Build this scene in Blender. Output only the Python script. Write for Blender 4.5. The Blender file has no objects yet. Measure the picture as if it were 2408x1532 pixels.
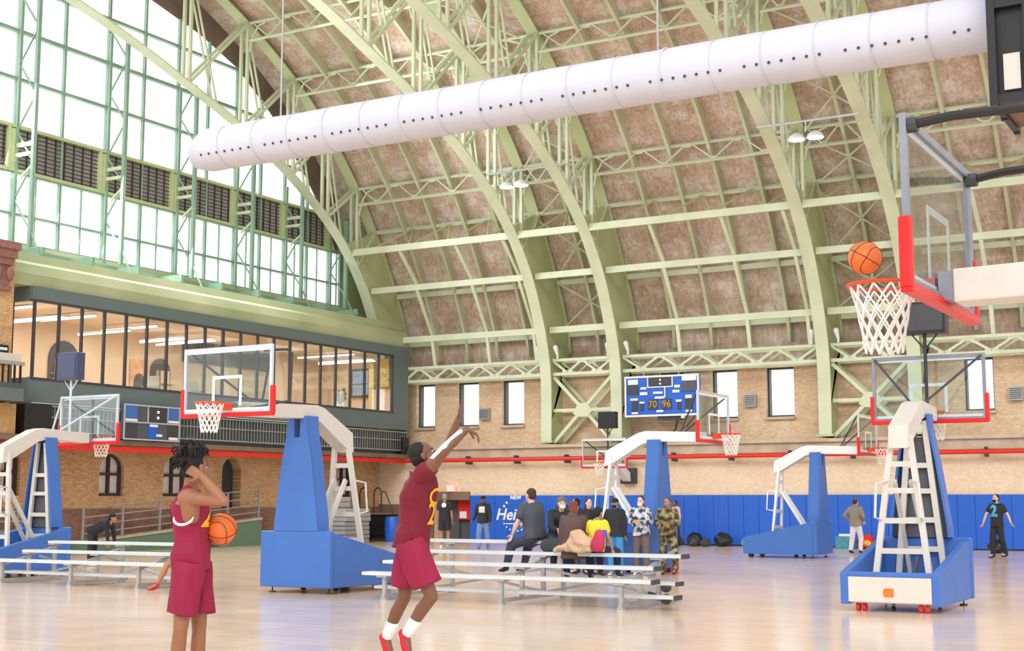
import bpy, math, random
from mathutils import Vector, Matrix, noise
from mathutils.bvhtree import BVHTree
random.seed(7)
PI = math.pi
R = math.radians
SC = bpy.context.scene
COL = SC.collection

# ------------------------------------------------------------------ camera, world, exposure
cam_data = bpy.data.cameras.new('camera')
cam = bpy.data.objects.new('camera', cam_data)
COL.objects.link(cam)
cam.location = (0, 0, 1.6)
cam.rotation_euler = (R(90 + 7.16), 0, R(30))
cam_data.sensor_width = 36
cam_data.lens = 36 * 3280 / 2408
cam_data.clip_end = 300
SC.camera = cam
SC.view_settings.view_transform = 'Standard'
SC.view_settings.look = 'None'
SC.view_settings.exposure = 0.05
SC.view_settings.gamma = 1
SC.view_settings.use_curve_mapping = False
world = bpy.data.worlds.new('daylight')
SC.world = world
world.use_nodes = True
wb = world.node_tree.nodes['Background']
wb.inputs[0].default_value = (0.97, 0.98, 1.0, 1)
wb.inputs[1].default_value = 1.3
try:
    SC.cycles.max_bounces = 6
    SC.cycles.diffuse_bounces = 3
    SC.cycles.glossy_bounces = 3
    SC.cycles.transmission_bounces = 4
    SC.cycles.transparent_max_bounces = 12
    SC.cycles.use_denoising = True
    SC.cycles.sample_clamp_indirect = 4
except Exception:
    pass


def area_light(name, loc, direction, sx, sy, power, color=(1, 1, 1)):
    d = bpy.data.lights.new(name, 'AREA')
    d.shape = 'RECTANGLE'; d.size = sx; d.size_y = sy; d.energy = power; d.color = color
    o = bpy.data.objects.new(name, d); COL.objects.link(o)
    o.location = loc
    o.rotation_euler = Vector(direction).to_track_quat('-Z', 'Y').to_euler()
    return o


# daylight coming in through the gable window wall and through the bays behind the camera
area_light('gable_daylight', (-33.0, 34, 13.5), (1, -0.2, -0.35), 14, 8, 2000, (0.95, 0.98, 1.0))
sun_d = bpy.data.lights.new('sun', 'SUN'); sun_d.energy = 1.3; sun_d.angle = R(25); sun_d.color = (1.0, 0.97, 0.92)
sun = bpy.data.objects.new('sun', sun_d); COL.objects.link(sun)
sun.location = (10, -10, 20)
sun.rotation_euler = Vector((-0.35, 0.80, -0.48)).to_track_quat('-Z', 'Y').to_euler()


# ------------------------------------------------------------------ materials
def lin(c):
    return tuple((v / 12.92 if v <= 0.04045 else ((v + 0.055) / 1.055) ** 2.4) for v in c)


def rgb(r, g, b):
    return lin((r / 255, g / 255, b / 255)) + (1.0,)


def new_mat(name):
    m = bpy.data.materials.new(name); m.use_nodes = True
    nt = m.node_tree
    return m, nt, nt.nodes['Principled BSDF']


def N(nt, typ, **kw):
    n = nt.nodes.new(typ)
    for k, v in kw.items():
        setattr(n, k, v)
    return n


def pos_coord(nt, axes='XY', scale=1.0):
    """world position laid onto two axes"""
    g = N(nt, 'ShaderNodeNewGeometry')
    s = N(nt, 'ShaderNodeSeparateXYZ'); nt.links.new(g.outputs['Position'], s.inputs[0])
    c = N(nt, 'ShaderNodeCombineXYZ')
    nt.links.new(s.outputs[axes[0]], c.inputs[0]); nt.links.new(s.outputs[axes[1]], c.inputs[1])
    return c.outputs[0]


def paint(name, col, rough=0.5, metal=0.0, var=0.08, scale=6.0, bump=0.0, coat=0.0, col2=None):
    m, nt, b = new_mat(name)
    b.inputs['Roughness'].default_value = rough
    b.inputs['Metallic'].default_value = metal
    b.inputs['Coat Weight'].default_value = coat
    tc = N(nt, 'ShaderNodeTexCoord')
    nz = N(nt, 'ShaderNodeTexNoise'); nz.inputs['Scale'].default_value = scale; nz.inputs['Detail'].default_value = 5
    nt.links.new(tc.outputs['Object'], nz.inputs['Vector'])
    cr = N(nt, 'ShaderNodeValToRGB')
    if col2 is None:
        c1 = tuple(max(0, v * (1 - var)) for v in col[:3]) + (1,)
        c2 = tuple(min(1, v * (1 + var)) for v in col[:3]) + (1,)
    else:
        c1, c2 = col2, col
    cr.color_ramp.elements[0].color = c1; cr.color_ramp.elements[1].color = c2
    cr.color_ramp.elements[0].position = 0.3; cr.color_ramp.elements[1].position = 0.7
    nt.links.new(nz.outputs['Fac'], cr.inputs[0]); nt.links.new(cr.outputs[0], b.inputs['Base Color'])
    if bump:
        bm = N(nt, 'ShaderNodeBump'); bm.inputs['Strength'].default_value = bump
        nt.links.new(nz.outputs['Fac'], bm.inputs['Height']); nt.links.new(bm.outputs[0], b.inputs['Normal'])
    return m


def emit(name, col, strength):
    m, nt, b = new_mat(name)
    b.inputs['Base Color'].default_value = (0.8, 0.8, 0.8, 1)
    b.inputs['Emission Color'].default_value = col
    b.inputs['Emission Strength'].default_value = strength
    return m


def glass(name, tint=(0.93, 0.97, 0.96, 1), refl=0.10):
    m, nt, b = new_mat(name)
    nt.nodes.remove(b)
    tr = N(nt, 'ShaderNodeBsdfTransparent'); tr.inputs[0].default_value = tint
    gl = N(nt, 'ShaderNodeBsdfGlossy'); gl.inputs['Roughness'].default_value = 0.04
    mx = N(nt, 'ShaderNodeMixShader')
    fr = N(nt, 'ShaderNodeFresnel'); fr.inputs[0].default_value = 1.4
    ad = N(nt, 'ShaderNodeMath', operation='MULTIPLY_ADD'); ad.inputs[1].default_value = 0.35; ad.inputs[2].default_value = refl * 0.3
    nt.links.new(fr.outputs[0], ad.inputs[0]); nt.links.new(ad.outputs[0], mx.inputs[0])
    nt.links.new(tr.outputs[0], mx.inputs[1]); nt.links.new(gl.outputs[0], mx.inputs[2])
    nt.links.new(mx.outputs[0], nt.nodes['Material Output'].inputs[0])
    return m


def brick_mat(name, axes, c1, c2, mortar, bw=0.21, bh=0.067, stain=None, stain_amt=0.5, stain_scale=0.6, msize=0.007):
    m, nt, b = new_mat(name)
    b.inputs['Roughness'].default_value = 0.85
    v = pos_coord(nt, axes)
    br = N(nt, 'ShaderNodeTexBrick')
    br.inputs['Color1'].default_value = c1; br.inputs['Color2'].default_value = c2; br.inputs['Mortar'].default_value = mortar
    br.inputs['Scale'].default_value = 1; br.inputs['Brick Width'].default_value = bw; br.inputs['Row Height'].default_value = bh
    br.inputs['Mortar Size'].default_value = msize
    nt.links.new(v, br.inputs['Vector'])
    nz = N(nt, 'ShaderNodeTexNoise'); nz.inputs['Scale'].default_value = stain_scale; nz.inputs['Detail'].default_value = 7
    nz.inputs['Roughness'].default_value = 0.7
    nt.links.new(v, nz.inputs['Vector'])
    cr = N(nt, 'ShaderNodeValToRGB'); cr.color_ramp.elements[0].position = 0.42; cr.color_ramp.elements[1].position = 0.68
    nt.links.new(nz.outputs['Fac'], cr.inputs[0])
    mul = N(nt, 'ShaderNodeMath', operation='MULTIPLY'); mul.inputs[1].default_value = stain_amt
    nt.links.new(cr.outputs[0], mul.inputs[0])
    mx = N(nt, 'ShaderNodeMixRGB'); mx.inputs[2].default_value = stain or c2
    nt.links.new(mul.outputs[0], mx.inputs[0]); nt.links.new(br.outputs['Color'], mx.inputs[1])
    n2 = N(nt, 'ShaderNodeTexNoise'); n2.inputs['Scale'].default_value = 9; n2.inputs['Detail'].default_value = 4
    nt.links.new(v, n2.inputs['Vector'])
    m2 = N(nt, 'ShaderNodeMixRGB', blend_type='OVERLAY'); m2.inputs[0].default_value = 0.35
    nt.links.new(mx.outputs[0], m2.inputs[1]); nt.links.new(n2.outputs['Fac'], m2.inputs[2])
    nt.links.new(m2.outputs[0], b.inputs['Base Color'])
    bm = N(nt, 'ShaderNodeBump'); bm.inputs['Strength'].default_value = 0.35; bm.inputs['Distance'].default_value = 0.01
    nt.links.new(br.outputs['Fac'], bm.inputs['Height']); bm.invert = True
    nt.links.new(bm.outputs[0], b.inputs['Normal'])
    return m


def floor_mat():
    m, nt, b = new_mat('maple_floor')
    v = pos_coord(nt, 'XY')
    br = N(nt, 'ShaderNodeTexBrick')
    br.inputs['Color1'].default_value = rgb(250, 226, 200); br.inputs['Color2'].default_value = rgb(238, 210, 182)
    br.inputs['Mortar'].default_value = rgb(186, 150, 124)
    br.inputs['Scale'].default_value = 1; br.inputs['Brick Width'].default_value = 1.9; br.inputs['Row Height'].default_value = 0.057
    br.inputs['Mortar Size'].default_value = 0.0025; br.inputs['Bias'].default_value = -0.1
    nt.links.new(v, br.inputs['Vector'])
    mp = N(nt, 'ShaderNodeMapping'); mp.inputs['Scale'].default_value = (0.5, 14, 1)
    nt.links.new(v, mp.inputs[0])
    nz = N(nt, 'ShaderNodeTexNoise'); nz.inputs['Scale'].default_value = 1.4; nz.inputs['Detail'].default_value = 6
    nt.links.new(mp.outputs[0], nz.inputs['Vector'])
    mx = N(nt, 'ShaderNodeMixRGB', blend_type='SOFT_LIGHT'); mx.inputs[0].default_value = 0.5
    nt.links.new(br.outputs['Color'], mx.inputs[1]); nt.links.new(nz.outputs['Fac'], mx.inputs[2])
    nt.links.new(mx.outputs[0], b.inputs['Base Color'])
    n2 = N(nt, 'ShaderNodeTexNoise'); n2.inputs['Scale'].default_value = 0.9; n2.inputs['Detail'].default_value = 6
    nt.links.new(v, n2.inputs['Vector'])
    cr = N(nt, 'ShaderNodeMapRange'); cr.inputs[3].default_value = 0.10; cr.inputs[4].default_value = 0.26
    nt.links.new(n2.outputs['Fac'], cr.inputs[0]); nt.links.new(cr.outputs[0], b.inputs['Roughness'])
    b.inputs['Coat Weight'].default_value = 0.2; b.inputs['Coat Roughness'].default_value = 0.12
    bm = N(nt, 'ShaderNodeBump'); bm.inputs['Strength'].default_value = 0.06; bm.inputs['Distance'].default_value = 0.01
    nt.links.new(nz.outputs['Fac'], bm.inputs['Height']); nt.links.new(bm.outputs[0], b.inputs['Normal'])
    return m


def roof_mat():
    """old pink-brown roof boards with pale lime bloom and dark damp bands; patches differ board group by board group"""
    m, nt, b = new_mat('roof_boards')
    b.inputs['Roughness'].default_value = 0.8
    v = pos_coord(nt, 'XZ')
    br = N(nt, 'ShaderNodeTexBrick')
    br.inputs['Color1'].default_value = rgb(222, 204, 188); br.inputs['Color2'].default_value = rgb(192, 164, 144)
    br.inputs['Mortar'].default_value = rgb(186, 152, 134)
    br.inputs['Scale'].default_value = 1; br.inputs['Brick Width'].default_value = 1.6; br.inputs['Row Height'].default_value = 0.7; br.offset = .37
    br.inputs['Mortar Size'].default_value = 0.008
    nt.links.new(v, br.inputs['Vector'])
    g = N(nt, 'ShaderNodeNewGeometry')
    nz = N(nt, 'ShaderNodeTexNoise'); nz.inputs['Scale'].default_value = 1.3; nz.inputs['Detail'].default_value = 9; nz.inputs['Roughness'].default_value = 0.75
    nt.links.new(g.outputs['Position'], nz.inputs['Vector'])
    cr = N(nt, 'ShaderNodeValToRGB')
    e = cr.color_ramp.elements
    e[0].position = 0.3; e[0].color = rgb(162, 126, 104); e[1].position = 0.6; e[1].color = rgb(240, 236, 232)
    k = e.new(0.5); k.color = rgb(202, 178, 160)
    nt.links.new(nz.outputs['Fac'], cr.inputs[0])
    mx = N(nt, 'ShaderNodeMixRGB'); mx.inputs[0].default_value = 0.5
    nt.links.new(br.outputs['Color'], mx.inputs[1]); nt.links.new(cr.outputs[0], mx.inputs[2])
    mp = N(nt, 'ShaderNodeMapping'); mp.inputs['Scale'].default_value = (9, 9, 1.2)
    nt.links.new(g.outputs['Position'], mp.inputs[0])
    n2 = N(nt, 'ShaderNodeTexNoise'); n2.inputs['Scale'].default_value = 1.2; n2.inputs['Detail'].default_value = 6
    nt.links.new(mp.outputs[0], n2.inputs['Vector'])
    m2 = N(nt, 'ShaderNodeMixRGB', blend_type='OVERLAY'); m2.inputs[0].default_value = 0.6
    nt.links.new(mx.outputs[0], m2.inputs[1]); nt.links.new(n2.outputs['Fac'], m2.inputs[2])
    nt.links.new(m2.outputs[0], b.inputs['Base Color'])
    bm = N(nt, 'ShaderNodeBump'); bm.inputs['Strength'].default_value = 0.5; bm.inputs['Distance'].default_value = 0.03
    nt.links.new(n2.outputs['Fac'], bm.inputs['Height']); nt.links.new(bm.outputs[0], b.inputs['Normal'])
    return m


M = {}
M['steel'] = paint('pale_green_steel', rgb(220, 227, 198), 0.5, var=0.07, scale=0.8, col2=rgb(198, 209, 176))
M['steel_dark'] = paint('olive_green_steel', rgb(200, 208, 160), 0.55, var=0.1, scale=0.7, col2=rgb(178, 188, 140))
M['rafter'] = paint('rafter_paint', rgb(216, 216, 190), 0.55, var=0.1, scale=0.5, col2=rgb(186, 186, 150))
M['mullion'] = paint('mullion_green_steel', rgb(150, 178, 158), 0.5, var=0.1, scale=1.0, col2=rgb(118, 152, 136))
M['roof'] = roof_mat()
M['floor'] = floor_mat()
M['brick_x'] = brick_mat('tan_brick_long', 'XZ', rgb(240, 218, 190), rgb(230, 206, 176), rgb(226, 206, 182), stain=rgb(214, 182, 148), stain_amt=0.35)
M['brick_up'] = brick_mat('worn_brick_upper', 'XZ', rgb(234, 208, 178), rgb(218, 186, 152), rgb(212, 188, 160), stain=rgb(192, 150, 116), stain_amt=0.5)
M['brick_y'] = brick_mat('orange_brick_end', 'YZ', rgb(222, 180, 132), rgb(196, 146, 100), rgb(170, 134, 100), stain=rgb(230, 198, 156), stain_amt=0.5, msize=0.009)
M['brick_dark'] = brick_mat('brown_brick_plinth', 'YZ', rgb(150, 112, 92), rgb(128, 90, 72), rgb(120, 96, 80), stain=rgb(176, 146, 124), stain_amt=0.4)
M['concrete'] = paint('ledge_concrete', rgb(206, 190, 170), 0.8, var=0.1, scale=2, bump=0.2, col2=rgb(182, 160, 138))
M['red'] = paint('red_rail_paint', rgb(226, 48, 34), 0.35, var=0.06)
M['redpad'] = paint('red_pad', rgb(222, 22, 18), 0.4, var=0.03)
M['blue'] = paint('blue_pad_vinyl', rgb(64, 112, 190), 0.42, var=0.05, scale=1.5)
M['bluewall'] = paint('blue_wall_pad', rgb(34, 98, 206), 0.45, var=0.06, scale=1.0)
M['cream'] = paint('cream_powder_coat', rgb(214, 208, 199), 0.4, var=0.03)
M['white'] = paint('white_paint', rgb(235, 238, 240), 0.35, var=0.02)
M['alu'] = paint('brushed_aluminium', rgb(212, 218, 226), 0.32, 0.55, var=0.05, scale=3)
M['galv'] = paint('galvanised_steel', rgb(176, 178, 176), 0.4, 0.5, var=0.08, scale=8)
M['black'] = paint('black_plastic', rgb(30, 31, 34), 0.4, var=0.1)
M['dark'] = paint('dark_grey_paint', rgb(62, 64, 68), 0.5, var=0.08)
M['darkpad'] = paint('dark_grey_panel', rgb(84, 86, 94), 0.6, var=0.05)
M['office'] = paint('slate_green_cladding', rgb(100, 116, 116), 0.5, var=0.06, scale=0.6)
M['office_d'] = paint('dark_slate_cladding', rgb(76, 88, 88), 0.55, var=0.08, scale=0.6)
M['cornice'] = paint('sage_cornice', rgb(190, 196, 156), 0.55, var=0.07, scale=0.5, col2=rgb(160, 172, 130))
M['beige'] = paint('office_plaster', rgb(232, 206, 178), 0.8, var=0.03, scale=0.7)
M['brown'] = paint('brown_board', rgb(128, 104, 88), 0.7, var=0.2, scale=2)
M['gable'] = paint('gable_boards', rgb(122, 104, 94), 0.7, var=0.25, scale=1.2)
M['louver'] = paint('louvre_metal', rgb(168, 160, 152), 0.6, var=0.1, scale=1)
M['greenwall'] = paint('ramp_green', rgb(104, 132, 108), 0.6, var=0.08, scale=0.5)
M['pane'] = emit('daylit_panel', (0.95, 0.98, 1.0, 1), 1.5)
M['pane_w'] = emit('daylit_window', (0.95, 0.98, 1.0, 1), 1.4)
M['tube'] = emit('fluorescent_tube', (1.0, 0.97, 0.92, 1), 4.0)
M['lampw'] = emit('lamp_glow', (0.97, 1.0, 1.0, 1), 3.0)
M['glass'] = glass('backboard_glass', (0.90, 0.95, 0.94, 1))
M['glass_o'] = glass('office_glass', (0.97, 0.98, 0.97, 1), 0.05)
M['duct'] = paint('white_duct_fabric', rgb(208, 209, 222), 0.75, var=0.02, scale=1.5, bump=0.15)
M['rubber'] = paint('grey_rubber', rgb(70, 70, 72), 0.7)
M['net'] = paint('white_net_cord', rgb(240, 238, 232), 0.8)
M['sign_w'] = paint('white_lettering', rgb(236, 240, 246), 0.5, var=0.02)
M['doorbrown'] = paint('dark_brown_frame', rgb(70, 50, 44), 0.5)
M['grey_frame'] = paint('worn_grey_frame', rgb(140, 142, 154), .45, .2, var=.12, scale=6)
M['arch_glass'] = paint('pale_arch_pane', rgb(232, 226, 220), .2)  # opaque pale paint stands in for the lit room behind the arches
M['eye'] = paint('eye_white', rgb(196, 188, 184), .4)
M['plant'] = paint('leaf_green', rgb(96, 140, 70), 0.6, var=0.2)


# ------------------------------------------------------------------ mesh building
class MB:
    def __init__(s):
        s.v = []; s.f = []; s.mi = []; s.cur = 0

    def add(s, vs, fs):
        n = len(s.v)
        s.v += [tuple(p) for p in vs]
        for f in fs:
            s.f.append([i + n for i in f]); s.mi.append(s.cur)
        return s

    def hexa(s, p):
        return s.add(p, [(0, 3, 2, 1), (4, 5, 6, 7), (0, 1, 5, 4), (1, 2, 6, 5), (2, 3, 7, 6), (3, 0, 4, 7)])

    def box(s, x0, x1, y0, y1, z0, z1):
        e = (len(s.v) // 8 % 5) * 0.0004      # members that cross never share a face
        x0 -= e; x1 += e; y0 -= e; y1 += e; z0 -= e if z0 > .001 else 0; z1 += e
        return s.hexa([(x0, y0, z0), (x1, y0, z0), (x1, y1, z0), (x0, y1, z0), (x0, y0, z1), (x1, y0, z1), (x1, y1, z1), (x0, y1, z1)])

    def bar(s, a, b, w, h, side=(1, 0, 0)):
        """rectangular bar from a to b, w measured along side, h across it"""
        a = Vector(a); b = Vector(b); d = (b - a).normalized()
        sd = Vector(side); sd = (sd - d * sd.dot(d))
        if sd.length < 1e-5:
            sd = d.orthogonal()
        sd.normalize(); up = d.cross(sd)
        sd = sd * w / 2; up = up * h / 2
        c = [-sd - up, sd - up, sd + up, -sd + up]
        return s.hexa([a + k for k in c] + [b + k for k in c])

    def prism(s, poly, a0, a1, plane='YZ'):
        """2-D outline pushed from a0 to a1 along the third axis"""
        def P(u, w, a):
            return {'YZ': (a, u, w), 'XZ': (u, a, w), 'XY': (u, w, a)}[plane]
        n = len(poly)
        vs = [P(u, w, a0) for u, w in poly] + [P(u, w, a1) for u, w in poly]
        fs = [list(range(n))[::-1], [i + n for i in range(n)]] + [(i, (i + 1) % n, (i + 1) % n + n, i + n) for i in range(n)]
        return s.add(vs, fs)

    def rings(s, R_, closed=False, caps=True):
        n = len(R_[0]); k = len(R_)
        vs = [p for r in R_ for p in r]
        fs = []
        for j in range(k if closed else k - 1):
            a = j * n; b = ((j + 1) % k) * n
            for i in range(n):
                fs.append((a + i, a + (i + 1) % n, b + (i + 1) % n, b + i))
        if caps and not closed:
            fs.append(list(range(n))[::-1]); fs.append([(k - 1) * n + i for i in range(n)])
        return s.add(vs, fs)

    def tube(s, pts, r, n=8, closed=False, caps=True):
        pts = [Vector(p) for p in pts]
        rs = r if isinstance(r, (list, tuple)) else [r] * len(pts)
        out = []; prev = None
        L = len(pts)
        for i, p in enumerate(pts):
            if closed:
                d = pts[(i + 1) % L] - pts[i - 1]
            else:
                d = pts[min(i + 1, L - 1)] - pts[max(i - 1, 0)]
            d.normalize()
            if prev is None:
                u = d.orthogonal().normalized()
            else:
                u = (prev - d * prev.dot(d)).normalized()
            prev = u; w = d.cross(u)
            out.append([p + (u * math.cos(2 * PI * k / n) + w * math.sin(2 * PI * k / n)) * rs[i] for k in range(n)])
        return s.rings(out, closed, caps)

    def cyl(s, a, b, r, n=12, r2=None):
        return s.tube([a, b], [r, r if r2 is None else r2], n)

    def ball(s, c, rx, ry=None, rz=None, n=12, m=8, rot=None):
        ry = rx if ry is None else ry; rz = rx if rz is None else rz
        c = Vector(c); rr = []
        rot = rot or Matrix.Identity(3)
        for j in range(m + 1):
            t = PI * j / m; t = min(max(t, 0.02), PI - 0.02)
            rr.append([c + rot @ Vector((rx * math.sin(t) * math.cos(2 * PI * k / n), ry * math.sin(t) * math.sin(2 * PI * k / n), -rz * math.cos(t))) for k in range(n)])
        return s.rings(rr)

    def capsule(s, a, b, ra, rb, n=12, side=None, flat=1.0):
        """tapered limb with round ends; flat squashes it across `side`"""
        a = Vector(a); b = Vector(b); d = (b - a)
        L = d.length or 1e-4
        d.normalize()
        u = Vector(side) if side else d.orthogonal()
        u = (u - d * u.dot(d)).normalized(); w = d.cross(u)
        rr = []
        for t in (-1, -0.82, -0.45):
            rr.append((a + d * ra * t * (1 if t > -1 else 1), ra * math.sqrt(max(0, 1 - t * t)) + 1e-4))
        rr.append((a, ra)); rr.append((b, rb))
        for t in (0.45, 0.82, 1):
            rr.append((b + d * rb * t, rb * math.sqrt(max(0, 1 - t * t)) + 1e-4))
        return s.rings([[p + (u * math.cos(2 * PI * k / n) + w * flat * math.sin(2 * PI * k / n)) * r for k in range(n)] for p, r in rr])

    def mesh(s, name):
        me = bpy.data.meshes.new(name)
        me.from_pydata(s.v, [], s.f)
        for p, i in zip(me.polygons, s.mi):
            p.material_index = i
        return me

    def build(s, name, mat, parent=None, smooth=False, bevel=0, origin=True, angle=40):
        me = s.mesh(name)
        off = Vector((0, 0, 0))
        if parent is None and origin and s.v:
            xs = [p[0] for p in s.v]; ys = [p[1] for p in s.v]; zs = [p[2] for p in s.v]
            off = Vector(((min(xs) + max(xs)) / 2, (min(ys) + max(ys)) / 2, min(zs)))
            me.transform(Matrix.Translation(-off))
        for mm in (mat if isinstance(mat, (list, tuple)) else [mat]):
            me.materials.append(mm)
        if smooth:
            me.shade_smooth(); me.set_sharp_from_angle(angle=R(angle))
        o = bpy.data.objects.new(name, me); COL.objects.link(o)
        o.location = off
        if parent is not None:
            o.parent = parent
        if bevel:
            bv = o.modifiers.new('bevel', 'BEVEL'); bv.width = bevel; bv.segments = 2; bv.limit_method = 'ANGLE'
        return o


def box(x0, x1, y0, y1, z0, z1):
    return MB().box(x0, x1, y0, y1, z0, z1)


def tag(o, label=None, cat=None, group=None, kind=None):
    if label: o['label'] = label
    if cat: o['category'] = cat
    if group: o['group'] = group
    if kind: o['kind'] = kind
    return o


def thing(name, label, cat, loc=(0, 0, 0), rz=0, group=None):
    o = bpy.data.objects.new(name, None); COL.objects.link(o)
    o.empty_display_size = 0.2
    o.location = loc; o.rotation_euler = (0, 0, rz)
    return tag(o, label, cat, group)


def struct(name, mb, mat, **k):
    return tag(mb.build(name, mat, origin=False, **k), kind='structure')


def kids(o):
    return list(o.children)


def copy_tree(o, parent=None, top=True):
    c = o.copy(); COL.objects.link(c)
    c.parent = parent
    for ch in kids(o):
        copy_tree(ch, c, False)
    return c

# ================================================================== THE HALL
RIBX = [-33.45, -25.78, -22.79, -14.78, -11.66, -3.6, -0.6]
RIBN = ['beside the gable window wall', 'left of the narrow bay with the small loudspeaker', 'just left of the blue wall scoreboard',
        'right of the scoreboard, behind the raised basketball', 'behind the grey-and-red backboard seen from behind', 'at the far right, partly above the black air unit', 'beyond the right edge']
BAYN = ['bay nearest the gable window wall', 'narrow bay left of the scoreboard', 'wide bay above the scoreboard',
        'narrow bay behind the raised basketball', 'bay at the right above the hanging duct', 'narrow bay at the far right']
INN = [(47.3, 3.8), (47.3, 6.13), (46.95, 7.75), (46.2, 9.45), (45.2, 10.9), (43.85, 12.2), (42.1, 13.35), (40.25, 14.3), (37.98, 15.2), (35.39, 16.0), (33.2, 16.65), (30.5, 17.3), (27, 17.9), (22, 18.4)]
OUT = [(49.0, 3.8), (49.0, 7.4), (48.5, 9.0), (47.5, 10.9), (46.35, 12.6), (45.1, 14.2), (43.15, 16.1), (40.95, 17.7), (38.2, 19.1), (35.2, 20.2), (32, 21.1), (28, 21.9), (22, 22.6)]


def smooth_poly(P, n=6):
    out = []
    for i in range(len(P) - 1):
        p0 = P[max(i - 1, 0)]; p1 = P[i]; p2 = P[i + 1]; p3 = P[min(i + 2, len(P) - 1)]
        for k in range(n):
            t = k / n
            out.append(tuple(0.5 * (2 * b + (c - a) * t + (2 * a - 5 * b + 4 * c - d) * t * t + (3 * b - a - 3 * c + d) * t ** 3) for a, b, c, d in zip(p0, p1, p2, p3)))
    out.append(tuple(P[-1]))
    return out


INS = smooth_poly(INN); OUS = smooth_poly(OUT)


def at_y(P, y):
    for a, b in zip(P[:-1], P[1:]):
        if min(a[0], b[0]) <= y <= max(a[0], b[0]) and a[0] != b[0]:
            return a[1] + (b[1] - a[1]) * (y - a[0]) / (b[0] - a[0])
    return P[-1][1]


def at_z(P, z):
    for a, b in zip(P[:-1], P[1:]):
        if a[1] <= z <= b[1]:
            return a[0] + (b[0] - a[0]) * (z - a[1]) / (b[1] - a[1] + 1e-9)
    return P[-1][0]


def offset(P, d):
    out = []
    for i, p in enumerate(P):
        a = P[max(i - 1, 0)]; b = P[min(i + 1, len(P) - 1)]
        ty, tz = b[0] - a[0], b[1] - a[1]; L = math.hypot(ty, tz)
        out.append((p[0] + tz / L * d, p[1] - ty / L * d))
    return out


def ribbon(P, x0, x1, d0, d1):
    A = offset(P, d0); B = offset(P, d1)
    mb = MB()
    mb.rings([[(x0, a[0], a[1]), (x1, a[0], a[1]), (x1, b[0], b[1]), (x0, b[0], b[1])] for a, b in zip(A, B)])
    return mb


struct('floor', box(-45, 14, -6, 60, -0.3, 0), M['floor'])
# roof skin
struct('ceiling', ribbon([(49.0, 6.3)] + [p for p in OUS if p[1] >= 6.9], -35.6, 10, 0.22, 0.5), M['roof'])
# long wall
mb = MB()
mb.box(-33.7, -31.0, 47.45, 48.4, 0, 3.7); mb.box(-29.3, 10, 47.45, 48.4, 0, 3.7); mb.box(-31.0, -29.3, 47.45, 48.4, 1.85, 3.7)
struct('wall_back', mb, M['brick_x'])
WINX = [(-32.54, -31.63), (-30.55, -29.5), (-28.42, -27.39), (-21.5, -20.5), (-19.41, -18.39), (-17.29, -16.24), (-10.29, -9.31), (-7.9, -6.9), (-5.6, -4.6)]
mb = MB(); xs = [-35.0] + [v for w in WINX for v in w] + [10]
for a, b in zip(xs[0::2], xs[1::2]):
    mb.box(a, b, 48.4, 49.3, 3.7, 6.55)
for a, b in WINX:
    mb.box(a, b, 48.4, 49.3, 3.7, 4.6); mb.box(a, b, 48.4, 49.3, 6.4, 6.55)
struct('wall_back_upper', mb, M['brick_up'])
for i, (a, b) in enumerate(WINX):
    w = tag(box(a + .05, b - .05, 48.86, 48.9, 4.65, 6.38).build('window_%d' % (i + 1), M['pane_w'], origin=False), kind='structure')
    f = MB()
    for x in (a + .025, b - .025): f.box(x - .035, x + .035, 48.6, 48.9, 4.6, 6.4)
    f.box(a, b, 48.6, 48.9, 6.34, 6.4); f.box(a, b, 48.6, 48.9, 4.6, 4.67)
    f.build('window_frame', M['dark'], w)
    box(a - .05, b + .05, 48.28, 48.9, 4.5, 4.6).build('window_sill', M['concrete'], w)
# concrete ledge with steps above the red rail
mb = MB(); mb.box(-31.9, 10, 47.2, 48.6, 3.62, 3.74); mb.box(-31.9, 10, 47.32, 47.5, 3.36, 3.62); mb.box(-31.9, 10, 47.25, 47.46, 3.28, 3.36)
struct('trim_1', mb, M['concrete'])
# brown plinth and doorway lining at the left end of the long wall
struct('trim_2', MB().box(-33.68, -31.0, 47.36, 47.45, 0, 1.45), M['brown'])
# end wall, lower part: arched openings are niches
ARCH = [(28.25, 28.95), (32.1, 33.15), (34.95, 36.05), (41.0, 41.85), (44.6, 45.5)]
DOORY = (37.85, 38.85)


def arch_poly(y0, y1, z0, z1, n=10):
    r = (y1 - y0) / 2; c = (y0 + y1) / 2; zs = z1 - r
    return [(y0, z0), (y1, z0)] + [(c + r * math.cos(PI * k / n), zs + r * math.sin(PI * k / n)) for k in range(n + 1)]


def wall_with_arches(x0, x1, ylo, yhi, z0, z1, openings):
    """openings: (y0,y1,zb,zt) arched"""
    mb = MB(); y = ylo
    for (a, b, zb, zt) in sorted(openings):
        mb.box(x0, x1, y, a, z0, z1)
        if zb > z0: mb.box(x0, x1, a, b, z0, zb)
        r = (b - a) / 2; c = (a + b) / 2; zs = zt - r; n = 10
        pts = [(c - r * math.cos(PI * k / n), zs + r * math.sin(PI * k / n)) for k in range(n + 1)]
        for p, q in zip(pts[:-1], pts[1:]):
            mb.prism([p, q, (q[0], z1), (p[0], z1)], x0, x1)
        y = b
    mb.box(x0, x1, y, yhi, z0, z1)
    return mb


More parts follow.
